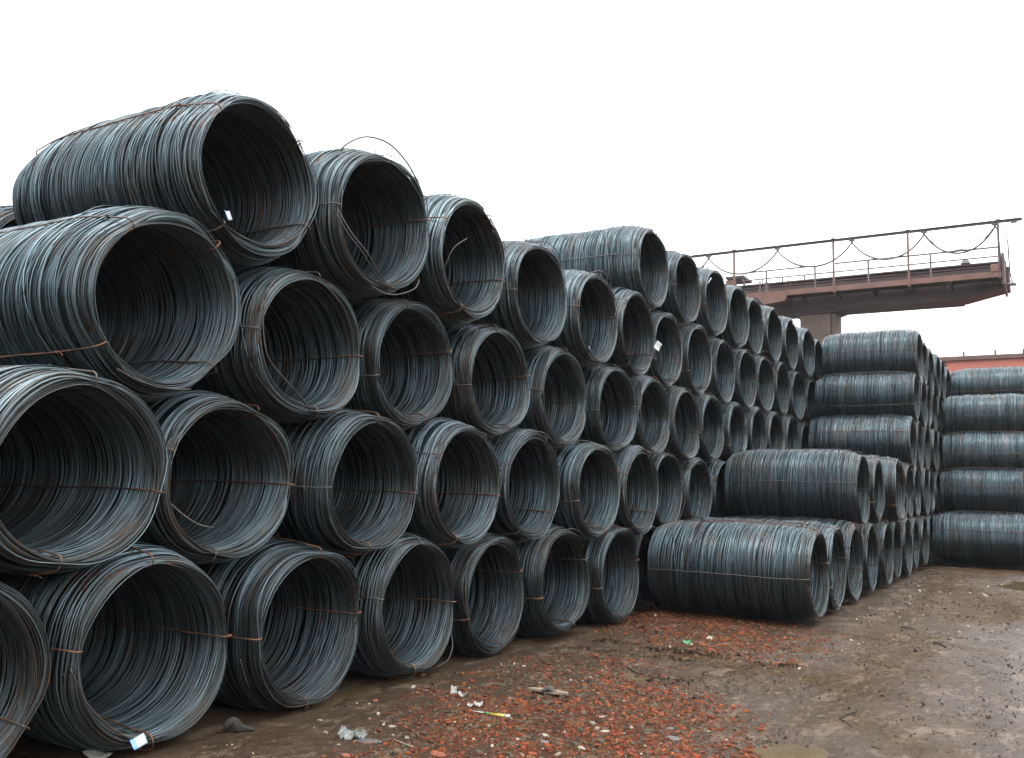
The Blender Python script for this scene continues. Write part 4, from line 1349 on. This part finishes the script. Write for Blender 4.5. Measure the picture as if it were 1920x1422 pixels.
rock(1229, 1155, .040, .028, .03, 'stone', M_STONE, 'small pale stone close to the left end of the forward coil', 'stone', GS, 17)
rock(704, 1317, .035, .024, .018, 'brick_piece', M_BRICK, 'reddish brick fragment alone on the dark mud left of the rubble', 'brick fragment', None, 18)
rock(793, 1264, .030, .018, .018, 'brick_piece', M_BRICK, 'orange brick crumb at the foot of the third ground coil', 'brick fragment', None, 19)
rock(648, 1417, .034, .022, .018, 'brick_piece', M_BRICK, 'orange brick fragment at the bottom edge by the dark puddle', 'brick fragment', None, 20)
rock(820, 1417, .055, .035, .03, 'brick_piece', M_BRICK, 'large orange brick fragment at the bottom edge left of the rubble', 'brick fragment', None, 21)
rock(600, 1352, .026, .014, .012, 'stone', M_STONE, 'small pale stone alone before the second ground coil', 'stone', GS, 22)
rock(735, 1361, .040, .020, .014, 'stone', M_STONE, 'cream flake on the brown mud left of the yellow tube', 'stone', GS, 23)

# white scraps left of the rubble
for i, (px, py, w, h, a, lab) in enumerate(((851, 1302, .045, .075, .5, 'upright folded white plastic scrap at the left edge of the rubble'),
                                           (868, 1311, .10, .022, -.4, 'thin pale strip of plastic beside the folded white scrap'),
                                           (897, 1328, .060, .030, .6, 'white plastic scrap just above the yellow tube'),
                                           (882, 1329, .045, .022, .1, 'smaller cream scrap left of the white one above the tube'),
                                           (183, 1420, .17, .07, .1, 'white scrap of paper at the bottom edge under the ground coil'),
                                           (652, 1384, .11, .07, .3, 'crumpled clear plastic scrap on the mud near the bottom edge'),
                                           (675, 1386, .07, .05, 1.2, 'second crumpled plastic scrap touching the first near the bottom edge'),
                                           (1288, 1207, .09, .05, .4, 'green plastic scrap on the far patch of brick rubble'))):
    p = at_z(px, py)
    o = bpy.data.objects.new('plastic_scrap', sheet(w, h, .55 if i != 4 else .2, 8, 5).mesh('plastic_scrap', M_WHT if i < 5 else (M_GRN if i == 7 else M_FOIL), False))
    for vv_ in o.data.vertices: vv_.co.z += rng.uniform(-.006, .008) * (2.2 if i in (5, 6) else 1)
    link(o)
    o.location = (p.x, p.y, gz1(p.x, p.y) + .012)
    o.rotation_euler = (.5 if i == 0 else .12, rng.uniform(-.1, .1), a)
    tag(o, lab, 'scrap')
# crumpled grey sheet under the plastic
o = rock(690, 1392, .13, .05, .016, 'rag', M_RAG, 'flattened grey rag on the mud under the clear plastic scraps', 'rag', None, 31)
o.rotation_euler = (0, 0, .45)

# the yellow tube with green and white ends
a, b_ = at_z(880, 1338), at_z(956, 1350)
d = (b_ - a); ln = d.length
tube = empty('squeezed_tube', (a.x, a.y, gz1(a.x, a.y) + .004), 'flattened yellow and green plastic tube with white cap on the rubble', 'plastic tube', rz=math.atan2(d.y, d.x))


def tpart(name, secs, mat):
    v, f = [], []
    for (x, w, h) in secs:
        for k in range(8):
            q = 2 * PI * k / 8
            v.append((x * ln, w * math.cos(q), h * math.sin(q) + .008))
    for i in range(len(secs) - 1):
        for k in range(8):
            f.append((i * 8 + k, i * 8 + (k + 1) % 8, (i + 1) * 8 + (k + 1) % 8, (i + 1) * 8 + k))
    f += [tuple(reversed(range(8))), tuple(range(len(v) - 8, len(v)))]
    o = bpy.data.objects.new(name, MB().add(v, f).mesh(name, mat, True)); link(o, tube)


tpart('tail', [(0, .004, .0015), (.18, .007, .002), (.36, .010, .003)], M_WHT)
tpart('collar', [(.36, .0105, .0035), (.44, .012, .004), (.50, .013, .005)], M_GRN)
tpart('body', [(.50, .013, .005), (.68, .020, .008), (.88, .020, .012)], M_YEL)
tpart('cap', [(.88, .019, .0125), (.97, .019, .014), (1.0, .012, .010)], M_WHT)

# weathered board scrap with a rag over it
a, b_ = at_z(990, 1302), at_z(1066, 1312)
wd = empty('board_scrap', (a.x, a.y, gz1(a.x, a.y) + .01), 'splintered pale board lying on the brick rubble under a grey rag', 'board', rz=math.atan2(b_.y - a.y, b_.x - a.x))
ln = (b_ - a).length
v = [(0, -.012, .018), (.10, -.034, .02), (ln * .6, -.036, .022), (ln, -.020, .014), (ln * .97, .022, .016), (ln * .5, .034, .022), (.05, .022, .02)]
v2 = [(x, y, z + .016) for x, y, z in v]
n_ = len(v)
o = bpy.data.objects.new('board', MB().add(v2 + v, [tuple(range(n_)), tuple(reversed(range(n_, 2 * n_)))] + [(i, i + n_, (i + 1) % n_ + n_, (i + 1) % n_) for i in range(n_)]).mesh('board', M_WOOD)); link(o, wd)
o = bpy.data.objects.new('splinter', MB().bar((ln * .45, -.04, .02), (ln * .95, -.055, .03), .018, .012).mesh('splinter', M_WOOD)); link(o, wd)


def rag(px, py, pts, mat, label, k=10, crumple=.25, seed=3, turn=.3):
    """crumpled cloth: a lumpy roll through (along, height, radius, across) in metres from a point on the ground"""
    g_ = random.Random(seed)
    o0 = at_z(px, py)
    o0.z = gz1(o0.x, o0.y)
    v, f = [], []
    P = [Vector((q[0], q[3] if len(q) > 3 else 0.0, q[1])) for q in pts]
    n = len(P)
    for i, p in enumerate(P):
        t = (P[min(i + 1, n - 1)] - P[max(i - 1, 0)]).normalized()
        s = Vector((0, 1, 0)).cross(t).normalized(); u = s.cross(t)
        for j in range(k):
            a_ = 2 * PI * j / k
            rr_ = pts[i][2] * g_.uniform(1 - crumple, 1 + crumple) * (1 + .18 * math.cos(3 * a_ + i))
            q = p + s * math.cos(a_) * rr_ + u * math.sin(a_) * rr_
            v.append((q.x, q.y, max(q.z, -.004)))
    for i in range(n - 1):
        for j in range(k):
            f.append((i * k + j, i * k + (j + 1) % k, (i + 1) * k + (j + 1) % k, (i + 1) * k + j))
    f += [tuple(reversed(range(k))), tuple(range(len(v) - k, len(v)))]
    o = bpy.data.objects.new('rag', MB().add(v, f).mesh('rag', mat, True))
    m = o.modifiers.new('soft', 'SUBSURF'); m.levels = m.render_levels = 1
    link(o); o.location = o0; o.rotation_euler = (0, 0, CAM_YAW + turn)
    return tag(o, label, 'rag')


rag(1028, 1309, [(-.07, .012, .010), (-.04, .03, .018), (-.01, .052, .024), (.02, .048, .022), (.04, .03, .014), (.07, .014, .012), (.10, .010, .010, -.03), (.115, .008, .013, -.08)],
    M_RAG, 'twisted grey rag draped over the splintered board on the rubble', turn=-.2)
rag(437, 1374, [(-.055, .015, .012), (-.05, .035, .030), (-.02, .06, .034), (.0, .085, .022), (.01, .055, .034), (.035, .03, .032), (.07, .024, .024), (.10, .016, .018), (.13, .010, .007)],
    M_DARKRAG, 'dark sodden bundle of rag on the wet mud between the first two ground coils', crumple=.24, seed=8)
# stains, twigs
for pts, r_, lab in ((((1606, 1337), (1590, 1343), (1574, 1350)), .0045, 'upper arm of the forked black twig on bare mud at right'),
                     (((1574, 1351), (1585, 1357), (1597, 1364)), .004, 'lower arm of the forked black twig on bare mud at right'),
                     (((1750, 1206), (1764, 1211), (1774, 1216)), .008, 'thin dark stick on the mud between the right puddles'),
                     (((1163, 1248), (1178, 1256), (1200, 1263)), .006, 'thin dark twig at the edge of the thin puddle'),
                     (((497 + 242, 1390), (760, 1398), (780, 1403)), .0045, 'pale thin stick on the mud near the bottom edge'),
                     (((1690, 1176), (1705, 1180), (1712, 1181)), .008, 'short dark stick on the mud off the forward pile')):
    P = [at_z(*q) for q in pts]
    P = [Vector((p.x, p.y, gz1(p.x, p.y) + r_ + (.006 if i == 1 else 0))) for i, p in enumerate(P)]
    o0 = P[0].copy()
    o = bpy.data.objects.new('twig', MB().tube([p - o0 for p in P], r_, 6).mesh('twig', M_TWIG if 'pale' not in lab else M_WOOD, True))
    link(o); o.location = o0
    tag(o, lab, 'twig')

# ------------------------------------------------------------------ thin damp air
mh = bpy.data.materials.new('damp_air')
mh.use_nodes = True
nt = mh.node_tree
nt.nodes.clear()
o_ = nt.nodes.new('ShaderNodeOutputMaterial')
pv = nt.nodes.new('ShaderNodeVolumePrincipled')
pv.inputs['Color'].default_value = (0.90, 0.95, 1.0, 1)
pv.inputs['Density'].default_value = 0.0003
pv.inputs['Anisotropy'].default_value = 0.2
nt.links.new(pv.outputs[0], o_.inputs['Volume'])
hz = bpy.data.objects.new('haze', MB().box((-330, -130, -1.2), (360, 530, 17)).mesh('haze', mh))
tag(link(hz), kind='stuff', label='thin damp haze over the yard')
